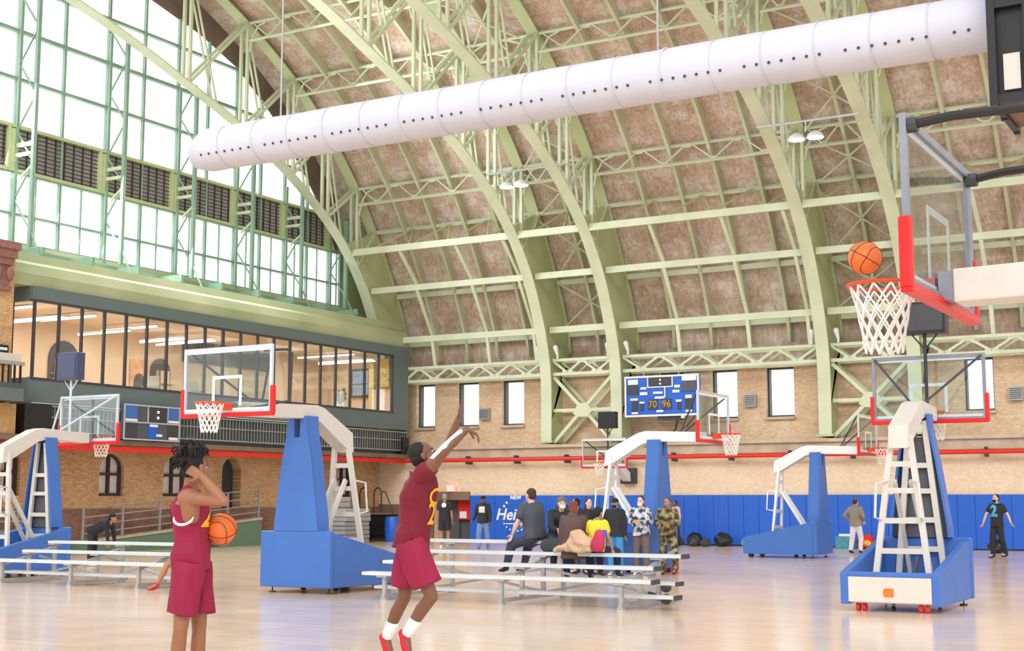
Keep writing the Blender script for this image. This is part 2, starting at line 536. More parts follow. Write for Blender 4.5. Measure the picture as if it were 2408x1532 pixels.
ops = [(a, b, 1.75, 3.1) for a, b in ARCH] + [(DOORY[0], DOORY[1], 0.95, 3.12)]
struct('wall_left', wall_with_arches(-34.2, -33.7, 22, 48.4, 1.35, 3.6, ops), M['brick_y'])
mb = MB(); mb.box(-34.2, -33.66, 22, 48.4, 0, 1.35)
struct('wall_left_lower', mb, M['brick_dark'])
for i, (a, b) in enumerate(ARCH):
    w = tag(MB().prism(arch_poly(a, b, 1.75, 3.1), -33.95, -33.93).build('window_%d' % (20 + i), M['arch_glass'], origin=False), kind='structure')
    f = MB(); c = (a + b) / 2; r = (b - a) / 2; zs = 3.1 - r
    for y in (a + .04, c, b - .04): f.box(-33.93, -33.82, y - .04, y + .04, 1.8, zs + (r * .95 if y == c else 0.1))
    for z in (1.8, 2.45): f.box(-33.93, -33.82, a, b, z - .04, z + .04)
    pts = [(-33.87, c - (r - .03) * math.cos(PI * k / 12), zs + (r - .03) * math.sin(PI * k / 12)) for k in range(13)]
    f.tube(pts, 0.05, 6)
    f.build('window_frame', M['doorbrown'], w)
d = tag(MB().prism(arch_poly(DOORY[0], DOORY[1], 0.95, 3.12), -34.15, -34.08).build('door_1', M['dark'], origin=False), kind='structure')
box(-34.08, -34.02, DOORY[0] + .1, DOORY[0] + .16, 1.9, 2.1).build('door_handle', M['galv'], d)
# end wall beside the office: brick pier with terracotta capital, and gable spandrel boards
struct('wall_left_pier', box(-34.2, -32.3, 22, 27.25, 3.6, 8.9), M['brick_y'])
GLS = [(22, 20.9), (30, 20.1), (34.67, 19.13), (37.2, 18.6), (39.23, 17.9), (41.46, 16.47), (43.6, 14.4), (45.69, 12.05), (45.75, 9.4)]
# spandrel boards between glass edge and roof
mb = MB(); ys = [22 + k * (45.7 - 22) / 40 for k in range(41)]
for a, b in zip(ys[:-1], ys[1:]):
    mb.prism([(a, at_y(GLS, a)), (b, at_y(GLS, b)), (b, at_y(OUS, b) + .4), (a, at_y(OUS, a) + .4)], -35.0, -34.75)
struct('wall_left_gable', mb, M['gable'])
mb = MB(); mb.box(-35.0, -34.75, 45.75, 49.3, 8.6, 12.2)
for a, b in [(45.7, 46.4), (46.4, 47.2), (47.2, 48.2)]:
    mb.prism([(a, 12.0), (b, 12.0), (b, at_y(OUS, b) + .5), (a, at_y(OUS, a) + .5)], -35.0, -34.75)
struct('wall_left_edge', mb, M['steel_dark'])

# ---------------------------------------------------- gable glazing, one window per truss bay
TY = [25.4, 28.97, 32.72, 36.07, 39.21, 42.11, 44.95, 45.75]
n = 30
for i in range(len(TY) - 1):
    a, b = TY[i], TY[i + 1]
    w = bpy.data.objects.new('window_%d' % n, None); COL.objects.link(w); w['kind'] = 'structure'; w.location = (0, 0, 0)
    mid = (a + b) / 2
    cells = [(a, mid), (mid, b)] if b - a > 1 else [(a, b)]
    g = MB()
    st = 6
    for k in range(st):
        y0 = a + (b - a) * k / st; y1 = a + (b - a) * (k + 1) / st
        g.prism([(y0, 9.5), (y1, 9.5), (y1, 11.78), (y0, 11.78)], -34.72, -34.70)
        if at_y(GLS, y1) > 13.2:
            g.prism([(y0, 13.15), (y1, 13.15), (y1, at_y(GLS, y1)), (y0, at_y(GLS, y0))], -34.72, -34.70)
    g.build('window_pane', M['pane'], w)
    f = MB()
    for y in [c[0] for c in cells] + ([b] if i == len(TY) - 2 else []):
        f.box(-34.70, -34.585, y - .04, y + .04, 9.4, max(min(at_y(GLS, y), 20.4), 11.9))
    for q in (0.25, 0.75):
        y = a + (b - a) * q
        f.box(-34.70, -34.64, y - .018, y + .018, 9.4, 11.8)
    for z, hh in ((9.5, .1), (10.42, .07), (11.75, .12), (13.2, .09), (14.72, .09), (16.26, .11), (17.8, .09), (19.3, .08)):
        y1 = min(b - .001, at_z(GLS[::-1][1:], z) if z > 12.05 else b)
        if y1 > a: f.box(-34.70, -34.55, a, y1, z - hh / 2, z + hh / 2)
    f.build('window_frame', M['mullion'], w)
    n += 1
    if i < 6:
        lv = thing('louvre_panel', ['louvred grille strip in the window wall, cut by the left edge', 'long louvred grille between the first two window trusses', 'louvred grille in the second full bay of the window wall',
                                    'louvred grille right below the end of the white duct', 'narrow louvred grille with a pale grid, right of the duct end', 'last small louvred grille beside the curved end rib'][i], 'louvre', (-34.6, (a + b) / 2, 11.8), 0, 'louvred grilles across the window wall')
        h = (b - a) / 2
        bk = MB().box(-.1, -.04, -h, h, 0, 1.35); bk.build('backing', M['louver'], lv)
        sl = MB()
        for z in range(10): sl.box(-.04, .01, -h, h - .34, .1 + z * .13, .115 + z * .13)
        k = -h + .1
        while k < h - .34:
            sl.box(-.04, .02, k, k + .02, .03, 1.32); k += .38
        sl.build('grid', M['dark'], lv)
        fr = MB(); fr.box(-.04, .1, -h, h, -.06, .04); fr.box(-.04, .1, -h, h, 1.33, 1.42); fr.box(-.04, .12, h - .34, h - .26, 0, 1.35); fr.box(-.04, .08, h - .26, h, 0, 1.3)
        fr.build('frame', M['steel_dark'], lv)

TRN = ['at the left edge', 'second from the left', 'third from the left', 'at the left end of the duct', 'just right of the duct end', 'next to the curved end rib']
for i, y in enumerate(TY[1:7]):
    zt = min(at_y(INS, min(y, 47)) - .1, 19.5) if y < 44 else 12.6
    t = thing('window_truss', 'tall green lattice post bracing the gable windows, ' + TRN[i], 'truss', (-34.2, y, 9.3), 0, 'lattice posts of the gable window wall')
    mb = MB(); mb.box(.40, .52, -.06, .06, 0, zt - 9.3 + .3); mb.build('inner_chord', M['mullion'], t)
    mb = MB(); mb.box(-.36, -.28, -.05, .05, 0, zt - 9.3 + .6); mb.build('outer_chord', M['mullion'], t)
    z = 0.0; flip = 0; mb = MB()
    mb.bar((.95, 0, -.35), (.46, 0, .0 + .5), .045, .045)
    while z < zt - 9.3 - .8:
        p, q = ((.46, 0, z + .5), (-.32, 0, z + 1.55)) if not flip else ((-.32, 0, z + .5), (.46, 0, z + 1.55))
        mb.bar(p, q, .05, .04); z += 1.08; flip = 1 - flip
    mb.build('diagonal_brace', M['mullion'], t)
    if y < 43:
        mb = MB(); mb.box(-.3, .5, -.05, .05, 3.2, 3.32); mb.box(-.3, .5, -.05, .05, 2.9, 3.0); mb.bar((.46, 0, 2.6), (-.1, 0, 2.2), .06, .05)
        mb.build('bracket', M['steel'], t)

# cornice over the office
prof = [(-34.95, 9.5), (-34.5, 9.5), (-34.42, 9.1), (-33.3, 8.95), (-32.8, 8.88), (-32.72, 8.62), (-32.5, 8.5), (-32.38, 8.2), (-32.42, 7.85), (-34.9, 7.85)]
mb = MB(); nn = len(prof)
vs = [(x, 27.3, z) for x, z in prof] + [(x, 47.5, z) for x, z in prof]
mb.add(vs, [list(range(nn)), [i + nn for i in range(nn)][::-1]] + [(i, i + nn, (i + 1) % nn + nn, (i + 1) % nn) for i in range(nn)])
struct('trim_3', mb, M['cornice'])
mb = MB()
for y in range(29, 47, 2): mb.box(-34.3, -33.2, y, y + .1, 9.0, 9.25)
mb.box(-34.35, -34.2, 22, 46.5, 9.12, 9.3)
struct('trim_4', mb, M['mullion'])

# ---------------------------------------------------- arch ribs
NODES = [(46.35, 12.6), (45.1, 14.2), (43.15, 16.1), (40.95, 17.7), (38.2, 19.1), (35.2, 20.2)]
for i, X in enumerate(RIBX[:6]):
    t = thing('arch_rib', 'pale green curved steel arch rib ' + RIBN[i], 'arch rib', (X, 47.3, 3.8), 0, 'curved steel arch ribs of the hall')
    def loc(P): return [(p[0] - 47.3, p[1] - 3.8) for p in P]
    ribbon(loc(INS), -.225, .225, -.03, .03).build('inner_flange', M['steel'], t)
    lo = [p for p in INS if p[1] <= 11.6] + [(44.35, 11.75)]
    hi = [(48.37, 3.8), (48.37, 6.6), (48.95, 7.0)] + [p for p in OUS if 7.4 <= p[1] <= 12.4] + [(46.35, 12.6)]
    k = max(len(lo), len(hi))
    def res(P, m):
        return [P[min(int(j * (len(P) - 1) / (m - 1) + .5), len(P) - 1)] for j in range(m)]
    mb = MB(); A, B = loc(res(lo, k)), loc(res(hi, k))
    mb.rings([[(-.13, a[0] + .03, a[1]), (.13, a[0] + .03, a[1]), (.13, b[0], b[1]), (-.13, b[0], b[1])] for a, b in zip(A, B)])
    mb.build('web_plate', M['steel_dark'], t)
    ribbon(loc([p for p in OUS if p[1] > 7.3]), -.225, .225, -.02, .04).build('outer_flange', M['steel_dark'], t)
    for j, (ny, nz) in enumerate(NODES[1:]):
        zi = at_y(INS, ny)
        p = MB()
        for sx in (-.15, .15): p.box(sx - .055, sx + .055, ny - 47.3 - .05, ny - 47.3 + .05, zi - 3.8, nz - 3.8)
        p.build('lattice_post', M['steel'], t)
        prev = NODES[j]
        d = MB()
        for sx in (-.16, .16):
            d.bar((sx, ny - 47.3, zi - 3.8), (sx, prev[0] - 47.3, prev[1] - 3.8), .09, .09)
            mp = (ny * .5 + prev[0] * .5); d.bar((sx * .6, mp - 47.3, at_y(INS, mp) - 3.8), (sx * .6, ny - 47.3, nz - 3.8), .07, .05)
        d.build('lattice_diagonal', M['steel'], t)
    box(-.3, .3, -.1, 1.7, 0, .08).build('base_plate', M['steel_dark'], t)


# ---------------------------------------------------- purlins, beams, rafters
def lattice(L, h, dy=0.0, nv=4, w=.09, dbl=False):
    """returns chord mesh, web mesh along +x length L; upper chord at z=0, lower at -h displaced dy in y"""
    c = MB(); c.bar((0, 0, 0), (L, 0, 0), .1, w); c.bar((0, dy, -h), (L, dy, -h), .1, w)
    wb = MB(); s = L / nv
    for k in range(nv):
        x = k * s
        wb.bar((x + .1, 0, 0), (x + s / 2, dy, -h), .07, .05, (0, 1, 0)); wb.bar((x + s / 2, dy, -h), (x + s - .1, 0, 0), .07, .05, (0, 1, 0))
        wb.box(x + s / 2 - .13, x + s / 2 + .13, dy - .02, dy + .02, -h - .01, -h + .11)
        wb.box(x + s - .16, x + s + .1 if k < nv - 1 else x + s, -.02, .02, -.12, .01)
    return c, wb


TIER = ['lowest', 'second', 'third', 'fourth', 'fifth', 'topmost']
for bi in range(5):
    x0 = RIBX[bi] + .23; x1 = RIBX[bi + 1] - .23; L = x1 - x0; wide = L > 5
    nv = 4 if wide else 2
    bn = BAYN[bi]
    for ti, (ny, nz) in enumerate(NODES[1:]):
        if bi == 0 and ti > 3: pass
        t = thing('lattice_purlin', 'pale green lattice girder, %s one up, %s' % (TIER[ti], bn), 'girder', (x0, ny, nz), 0, 'lattice purlins under the curved roof')
        c, wb = lattice(L, .66, 0, nv)
        c.build('chord', M['steel'], t); wb.build('web_brace', M['steel'], t)
        for s in (0, 1):
            k = MB()
            xx = 0 if s == 0 else L; sg = 1 if s == 0 else -1
            k.tube([(xx, 0, -1.1), (xx + sg * .12, 0, -.6), (xx + sg * .38, 0, -.2), (xx + sg * .8, 0, -.05)], .04, 6)
            k.build('knee_bracket', M['steel'], t)
    # knuckle girder: flat inner beam + outer chord
    t = thing('knuckle_girder', 'flat-faced green shoulder girder, %s' % bn, 'girder', (x0, 44.75, 11.5), 0, 'girders at the shoulder of the arches')
    box(0, L, -.06, .06, -.13, .13).build('inner_beam', M['steel'], t)
    MB().bar((0, 1.6, 1.1), (L, 1.6, 1.1), .12, .12).build('outer_chord', M['steel'], t)
    wb = MB(); s = L / nv
    for k in range(nv):
        wb.bar((k * s, 1.6, 1.1), (k * s + s / 2, 0, .05), .06, .05); wb.bar((k * s + s / 2, 0, .05), (k * s + s, 1.6, 1.1), .06, .05)
    wb.build('web_brace', M['steel_dark'], t)
    for q, (y, z) in enumerate([(46.05, 10.1), (47.2, 8.15)]):
        t = thing('long_beam', '%s pale green double beam, %s' % (['upper', 'lower'][q], bn), 'beam', (x0, y, z), 0, 'double beams on the lower curve')
        box(0, L, -.05, .05, -.12, .12).build('front_channel', M['steel'], t)
        yb = at_z(OUS, z) - y
        b = MB(); b.box(0, L, yb - .1, yb + .06, -.1, .1)
        b.build('back_channel', M['steel'], t)
    # eave truss, doubled front to back
    t = thing('eave_truss', 'deep zigzag eave truss, %s' % bn, 'truss', (x0, 47.45, 6.45), 0, 'zigzag eave trusses')
    nve = 5 if wide else 2
    for yy in (0, .75):
        c = MB(); c.box(0, L, yy - .05, yy + .05, -.06, .06); c.box(0, L, yy - .05, yy + .05, .49, .6)
        c.build('chord', M['steel'], t)
        s = L / nve; wb = MB()
        for k in range(nve):
            wb.bar((k * s + .02, yy, .5), (k * s + s / 2, yy, .05), .07, .08, (0, 1, 0)); wb.bar((k * s + s / 2, yy, .05), (k * s + s - .02, yy, .5), .07, .08, (0, 1, 0))
            wb.box(k * s + s / 2 - .22, k * s + s / 2 + .22, yy - .03, yy + .03, .03, .13)
            if k: wb.box(k * s - .22, k * s + .22, yy - .03, yy + .03, .42, .52)
        wb.build('web_brace', M['steel'], t)
    # rafters against the roof boards
    nr = 4 if wide else 1
    for k in range(nr):
        X = x0 + L * (k + 1) / (nr + 1)
        P = [p for p in OUS if p[1] >= 6.9]
        r = ribbon(P, X - .06, X + .06, -.16, .22)
        tag(r.build('roof_rafter', M['rafter']), '%s olive roof rafter, %s' % (['first from the left', 'second from the left', 'third from the left', 'rightmost'][k] if nr > 1 else 'single', bn), 'rafter', 'curved roof rafters')
    if wide:
        for k, fx in enumerate((.31, .67, .965)):
            X = x0 + L * fx
            mb = MB()
            for (ya, za), (yb, zb) in (((47.45, 7.0), (47.2, 8.05)), ((47.2, 8.27), (46.05, 10.0)), ((46.05, 10.22), (44.8, 11.4))):
                mb.bar((X, ya, za), (X, yb, zb), .13, .09)
            tag(mb.build('front_stud', M['steel']), '%s pale stud crossing the beams, %s' % (['left-hand', 'middle', 'right-hand'][k], bn), 'stud', 'front studs between the beams')
    else:
        # X bracing against the roof and the big X at eaves level
        lv = [(47.9, 8.4), (47.3, 10.2), (46.0, 12.4), (44.6, 14.0), (42.6, 15.9), (40.4, 17.4), (37.6, 18.8), (34.8, 19.8)]
        lv = [(at_z(OUS, z) - .15, z) for _, z in lv]
        t = thing('roof_bracing', 'thin crossed roof rods, %s' % bn, 'bracing', (x0, 47, 8.2), 0, 'crossed roof rods')
        for (ya, za), (yb, zb) in zip(lv[:-1], lv[1:]):
            mb = MB(); mb.bar((0, ya - 47, za - 8.2 + .1), (L, yb - 47, zb - 8.2 - .1), .06, .03); mb.bar((L, ya - 47, za - 8.2 + .1), (0, yb - 47, zb - 8.2 - .1), .06, .03)
            mb.build('cross_rod', M['steel'], t)
        t = thing('eaves_cross_brace', 'big pale green X brace below the eaves, %s' % bn, 'bracing', (x0, 47.5, 3.8), 0, 'big X braces between paired ribs')
        for yy in (0, .7):
            for a, b in (((0, yy, 2.55), (L, yy, 0)), ((0, yy, 0), (L, yy, 2.55))):
                MB().bar(a, b, .06, .13, (0, 1, 0)).build('diagonal_strut', M['steel'], t)
            MB().bar((0, yy, 1.25), (L, yy, 1.25), .06, .12, (0, 1, 0)).build('cross_strut', M['steel'], t)
            MB().prism([(L / 2 - .42, 1.1), (L / 2 - .2, .98), (L / 2 + .2, .98), (L / 2 + .42, 1.2), (L / 2 + .2, 1.5), (L / 2 - .2, 1.5)], yy - .05, yy + .05, 'XZ').build('gusset_plate', M['steel'], t)


# ================================================================== text
def text_obj(name, txt, size, mat, parent, loc, rot, extrude=0.004, shear=0.0, spacing=1.0, grow=0.0):
    cu = bpy.data.curves.new(name, 'FONT'); cu.body = txt; cu.size = size; cu.extrude = extrude; cu.align_x = 'CENTER'; cu.align_y = 'CENTER'
    cu.shear = shear; cu.space_character = spacing; cu.offset = grow; cu.resolution_u = 3
    tmp = bpy.data.objects.new(name, cu); COL.objects.link(tmp)
    dg = bpy.context.evaluated_depsgraph_get()
    me = bpy.data.meshes.new_from_object(tmp.evaluated_get(dg))
    bpy.data.objects.remove(tmp); bpy.data.curves.remove(cu)
    me.materials.clear(); me.materials.append(mat)
    o = bpy.data.objects.new(name, me); COL.objects.link(o)
    o.location = loc; o.rotation_euler = rot; o.parent = parent
    return o


FACE_CAM = (PI / 2, 0, 0)          # text on a wall that faces -Y
FACE_X = (PI / 2, 0, PI / 2)       # text on a wall that faces +X

# ================================================================== glass-fronted office over the end of the hall
YA, YB = 27.95, 47.35
mb = MB()
mb.box(-32.45, -32.3, YA, YB, 7.42, 7.85); mb.box(-33.75, -32.46, YA, YA + .12, 7.42, 7.85)
mb.box(-32.45, -32.3, YA, YB, 4.45, 5.16); mb.box(-33.75, -32.46, YA, YA + .12, 4.45, 5.16)
mb.box(-32.45, -32.3, 46.36, YB, 5.16, 7.42); mb.box(-35.6, -32.3, YB, YB + .1, 3.6, 7.85)
tag(mb.build('wall_left_cladding', M['office'], origin=False), kind='structure')
mb = MB(); mb.box(-32.75, -32.6, YA, YB, 3.45, 4.45); mb.box(-33.75, -32.3, YA, YA + .1, 3.45, 4.45)
tag(mb.build('wall_left_balcony', M['office_d'], origin=False), kind='structure')
mb = MB(); mb.box(-32.32, -32.26, YA, YB, 4.34, 4.38); mb.box(-32.32, -32.26, YA, YB, 4.02, 4.05); mb.box(-32.32, -32.26, YA, YB, 3.6, 3.64)
tag(mb.build('trim_10', M['galv'], origin=False), kind='structure')
mb = MB(); y = YA
while y < YB:
    mb.box(-32.3, -32.28, y, y + .018, 3.6, 4.36); y += .16
tag(mb.build('trim_12', M['galv'], origin=False), kind='structure')
mb = MB(); mb.box(-32.9, -32.2, 27.31, YB, 3.3, 3.46); mb.box(-33.75, -31.6, 22, 27.3, 3.3, 3.46)
tag(mb.build('trim_11', M['brown'], origin=False), kind='structure')
struct('wall_office_back', box(-36.6, -36.5, YA, 48.3, 5.0, 7.55), M['beige'])
struct('wall_office_right', box(-36.5, -32.5, 47.2, 47.3, 5.0, 7.55), M['beige'])
struct('wall_office_left', box(-36.5, -33.8, YA, YA + .1, 5.0, 7.55), M['beige'])
struct('ceiling_office', box(-36.6, -32.46, YA, 47.3, 7.55, 7.62), M['beige'])
struct('floor_office', box(-36.6, -32.46, YA, 47.3, 4.9, 5.0), M['beige'])
mb = MB(); mb.box(-36.48, -36.4, 38.6, 43.6, 6.75, 7.55)  # grey reflection in the office glass, built as a flat grey panel
tag(mb.build('wall_left_grey_reflection', M['darkpad'], origin=False), kind='structure')
YM = [28.05, 28.98, 29.87, 30.78, 31.69, 32.6, 33.5, 34.4, 35.3, 36.2, 37.1, 38.0, 38.9, 39.8, 40.7, 41.62, 42.55, 43.48, 44.42, 45.35, 46.3]
mb = MB()
for y in YM: mb.box(-32.37, -32.30, y - .04, y + .04, 5.18, 7.39)
mb.box(-32.42, -32.28, YA, 46.36, 5.1, 5.17); mb.box(-32.42, -32.28, YA, 46.36, 7.4, 7.46)
mb.box(-33.75, -33.65, YA, YA + .08, 5.1, 7.46); mb.box(-33.2, -33.17, YA, YA + .08, 5.1, 7.46)
tag(mb.build('window_60_mullions', M['dark'], origin=False), kind='structure')
mb = MB(); mb.box(-32.36, -32.35, YA + .05, 46.33, 5.15, 7.43); tag(mb.build('window_60', M['glass_o'], origin=False), kind='structure')
for i, (y, x0, x1, z) in enumerate([(28.5, -35.6, -33.0, 7.32), (29.6, -35.4, -32.8, 7.1), (31.2, -35.6, -33.2, 7.36), (32.4, -35.2, -32.9, 7.0), (34.0, -35.8, -33.3, 7.34), (35.0, -35.0, -32.9, 7.0), (36.6, -35.8, -33.1, 7.1), (44.6, -35.8, -33.0, 7.34), (45.2, -35.2, -32.9, 7.12), (46.0, -35.8, -33.0, 7.2)]):
    t = thing('office_tube_light', 'white strip light inside the glass office, %s' % ['at its near end pane', 'low one by the near end', 'high one over the left arch', 'low one over the left arch', 'high one right of the left arch', 'low one behind the shot clock', 'over the orange poster', 'high one near the far end', 'low one near the far end', 'beside the yellow banner'][i], 'light', ((x0 + x1) / 2, y, z), 0, 'office strip lights')
    h = (x1 - x0) / 2
    box(-h, h, -.05, .05, 0, .05).build('tube', M['tube'], t); box(-h, h, -.07, .07, .05, .1).build('housing', M['white'], t)
    MB().cyl((0, 0, .1), (0, 0, 7.54 - z), .008, 5).build('suspension_wire', M['galv'], t)
for i, (a, b, zt) in enumerate([(32.3, 33.6, 6.95), (37.0, 38.0, 6.75)]):
    w = tag(MB().prism(arch_poly(a, b, 5.0, zt), -36.48, -36.44).build('window_%d' % (40 + i), M['darkpad'], origin=False), kind='structure')
    f = MB(); f.box(-36.44, -36.36, a + .25, b - .12, 5.1, 6.3); f.build('window_pane', M['beige'], w)
    f = MB(); f.box(-36.35, -36.3, a + .3, a + .36, 5.1, 6.3); f.box(-36.35, -36.3, a, b, 5.78, 5.83); f.build('window_frame', M['brown'], w)
w = tag(box(-34.97, -33.97, 47.1, 47.16, 5.86, 7.06).build('window_42', M['dark'], origin=False), kind='structure')
box(-34.87, -34.07, 47.06, 47.1, 5.95, 6.95).build('window_pane', paint('blue_dusk_pane', rgb(150, 176, 214), .3), w)
box(-34.87, -34.07, 47.03, 47.06, 6.4, 6.44).build('window_frame', M['dark'], w)
banner = tag(box(-33.52, -32.98, 47.0, 47.04, 6.25, 7.4).build('banner', paint('yellow_banner', rgb(214, 180, 60), .6)), 'tall yellow banner with a pale 2, at the office window end', 'banner')
text_obj('numeral', '2', .7, M['cream'], banner, (0, -.03, .5), FACE_CAM)
tag(box(-34.0, -33.75, 47.0, 47.05, 5.1, 7.3).build('curtain', paint('yellow_curtain', rgb(236, 214, 140), .8)), 'pale yellow curtain beside the office end window', 'curtain')
t = thing('potted_plant', 'small green plant behind the office glass near its far end', 'plant', (-32.9, 43.6, 5.0))
MB().cyl((0, 0, 0), (0, 0, .3), .1, 10, .14).build('pot', M['white'], t)
mb = MB()
for k in range(14):
    a = k * 2.4; mb.capsule((0, 0, .3), (math.cos(a) * .22, math.sin(a) * .22, .45 + .035 * k), .012, .05, 6, flat=.3)
mb.build('leaves', M['plant'], t, smooth=True)
po = tag(box(-36.49, -36.46, 36.0, 36.9, 5.3, 6.6).build('poster', paint('poster_paper', rgb(226, 176, 140), .7, var=.25, scale=4)), 'peach and grey poster on the office back wall', 'poster')
MB().ball((.03, 0, .45), .02, .28, .38).build('poster_figure', M['darkpad'], po)
for i, (y, lb) in enumerate([(30.2, 'pale desk chair behind the near office panes'), (33.9, 'pale desk chair under the left arched opening'), (36.0, 'pale desk chair behind the shot clock')]):
    t = thing('office_chair', lb, 'chair', (-33.4, y, 5.0), .6 * i, 'office chairs behind the glass')
    box(-.25, .25, -.25, .25, .28, .34).build('seat', M['galv'], t); box(-.25, .25, .2, .25, .34, .72).build('backrest', M['cream'], t)
    for sx in (-.22, .22):
        for sy in (-.22, .22): box(sx - .015, sx + .015, sy - .015, sy + .015, 0, .28).build('leg', M['dark'], t)

for yy in (30, 33.5, 37, 40.8, 45.2):
    area_light('office_fill_light', (-34.2, yy, 7.3), (0, 0, -1), 2.4, 2.2, 60, (1.0, .97, .93))  # area lamps added to brighten the office, besides the strip lights

# capital on the brick pier, fittings at the left edge
mb = MB()
for a, b, r in ((7.55, 7.7, .04), (7.7, 8.3, .0), (8.3, 8.5, .07), (8.5, 8.75, .14), (8.75, 8.95, .2)):
    mb.box(-32.28, -32.2 + r, 25.5, 27.0 + r, a, b)
for k in range(4): mb.ball((-32.15, 25.7 + k * .42, 8.05), .1, .13, .2)
tag(mb.build('pier_capital', paint('terracotta', rgb(150, 108, 98), .8, var=.2), smooth=True), 'carved reddish terracotta capital on the brick pier', 'capital')
t = thing('control_balcony', 'grey panelled balcony box with black bars at the left edge', 'balcony', (-31.75, 26.3, 4.35))
box(-.5, .45, -1.2, .6, 0, .35).build('floor_panel', M['office'], t); box(.38, .45, -1.2, .6, .35, .5).build('lower_rail', M['office_d'], t)
mb = MB()
for k in range(9): mb.box(.4, .44, -1.15 + k * .2, -1.1 + k * .2, .5, 1.0)
mb.build('bars', M['black'], t); box(.38, .45, -1.2, .6, 1.0, 1.1).build('top_rail', M['galv'], t)
box(.3, .4, -.6, .5, 1.1, 1.32).build('paper_panel', M['cream'], t)
t = thing('sign_board', 'black-framed board with white strips on the brick pier', 'sign', (-32.29, 26.65, 5.45))
box(0, .05, -.5, .45, 0, .55).build('frame', M['black'], t)
for k in range(3): box(.05, .06, -.45, .4, .06 + k * .17, .14 + k * .17).build('strip', M['sign_w'], t)
tag(box(-32.25, -31.7, 27.32, 28.3, 3.47, 4.35).build('storage_cabinet', M['black'], bevel=.02), 'black storage cabinet on the balcony slab, left end', 'cabinet')
tag(box(-32.28, -31.7, 26.2, 27.0, 3.47, 4.3).build('wooden_crate', paint('ply', rgb(190, 150, 96), .7, var=.15)), 'upright light wooden crate beside the black cabinet', 'crate')
t = thing('stage_light', 'black stage lamp hanging below the red beam at the left', 'lamp', (-32.2, 27.35, 2.85))
MB().cyl((0, -.15, .1), (0, .25, .14), .1, 10).build('lamp_head', M['black'], t, smooth=True); box(-.03, .03, -.03, .03, .12, .3).build('clamp', M['dark'], t)
tag(box(-32.4, -32.15, 46.9, 47.3, 3.48, 4.15).build('wall_speaker', M['black'], bevel=.02), 'black box at the end of the balcony railing', 'speaker')

# red rail
t = thing('red_rail', 'long red flat rail under the office balcony', 'rail', (-32.3, 34.5, 3.1))
box(-.04, .04, -12.5, 12.55, 0, .17).build('rail_bar', M['red'], t)
for k in range(7): box(-.45, -.04, -11 + k * 3.6, -10.92 + k * 3.6, .05, .12).build('bracket', M['dark'], t)
t = thing('red_pipe', 'long red pipe running below the ledge of the long wall', 'pipe', (-12, 47.0, 3.18))
MB().cyl((-20.2, 0, 0), (20, 0, 0), .075, 12).build('pipe_run', M['red'], t, smooth=True)
for k in range(18):
    x = -19.4 + k * 2.2
    box(x - .03, x + .03, -.05, .4, -.16, .16).build('pipe_bracket', M['dark'], t)

# doorway on the long wall
d = tag(box(-31.0, -29.3, 48.1, 48.2, 0, 1.85).build('door_2', M['darkpad'], origin=False), kind='structure')
box(-30.2, -30.14, 48.05, 48.1, 0, 1.5).build('door_seam', M['dark'], d)
struct('trim_5', MB().box(-31.0, -29.3, 47.36, 47.5, 1.62, 1.95), M['brown'])
t = thing('exit_sign', 'small glowing red box above the doorway', 'sign', (-30.12, 47.3, 1.96))
box(-.17, .17, -.05, .08, 0, .24).build('housing', emit('exit_red', (1, .08, .03, 1), 1.0), t)
t = thing('notice_board', 'red panel with a white card inside the doorway', 'sign', (-29.85, 47.9, .85))
box(-.28, .28, -.03, .03, 0, .85).build('panel', M['red'], t); box(-.2, .12, -.05, -.03, .05, .32).build('card', M['sign_w'], t)

# blue wall pads
x = -29.25; k = 0; pad0 = None
while x < 7:
    if pad0 is None:
        pad0 = MB().box(-.282, .282, -.07, 0, .04, 1.8).build('wall_pad', M['bluewall'], thing('tmp', '', 'x'), bevel=.015)
        tmp = pad0.parent; pad0.parent = None; bpy.data.objects.remove(tmp); o = pad0
        o.location = (x + .285, 47.4, 0)
        tag(o, 'tall blue vinyl pad standing against the long wall', 'wall pad', 'blue wall pads')
    else:
        o = pad0.copy(); COL.objects.link(o); o.location = (x + .285, 47.4, 0)
    x += .57; k += 1
struct('baseboard_back', box(-29.3, 8, 47.35, 47.42, 0, .045), M['black'])
# wall mural
t = thing('wall_mural', 'white lettered round logo painted on the blue pads', 'mural', (-27.15, 47.315, 1.05))
text_obj('lettering', 'Heights', .62, M['sign_w'], t, (0.05, 0, .0), FACE_CAM, .004, .25, 1.0, .012)
for k in range(22):
    a = 2 * PI * k / 22
    if abs(math.sin(a)) < .42 or math.sin(a) > .85: continue
    r = .62; w = .06
    MB().bar((r * math.cos(a - w), 0, r * math.sin(a - w)), (r * math.cos(a + w), 0, r * math.sin(a + w)), .008, .05 if math.sin(a) < 0 else .1, (0, 1, 0)).build('ring_dash', M['sign_w'], t)
text_obj('small_lettering', 'NEW', .2, M['sign_w'], t, (0, 0, .66), FACE_CAM, .004, 0, 1.1, .01)
MB().box(-.45, .25, -.004, .004, -.36, -.32).build('underline', M['sign_w'], t)

# dark and worn marks: small wall units beside the windows
for i, (x, z, lb) in enumerate([(-29.15, 4.85, 'grey vent box between the left group of windows'), (-17.85, 5.0, 'grey vent box between the two right-hand wide-bay windows'), (-8.6, 4.9, 'grey vent box right of the right-hand hoop board')]):
    t = thing('vent_box', lb, 'vent', (x, 48.3, z), 0, 'grey vent boxes on the brick')
    box(-.22, .22, -.1, .1, 0, .45).build('casing', M['galv'], t)
    mb = MB()
    for q in range(6): mb.box(-.19, .19, -.115, -.1, .05 + q * .065, .075 + q * .065)
    mb.build('grille', M['darkpad'], t)

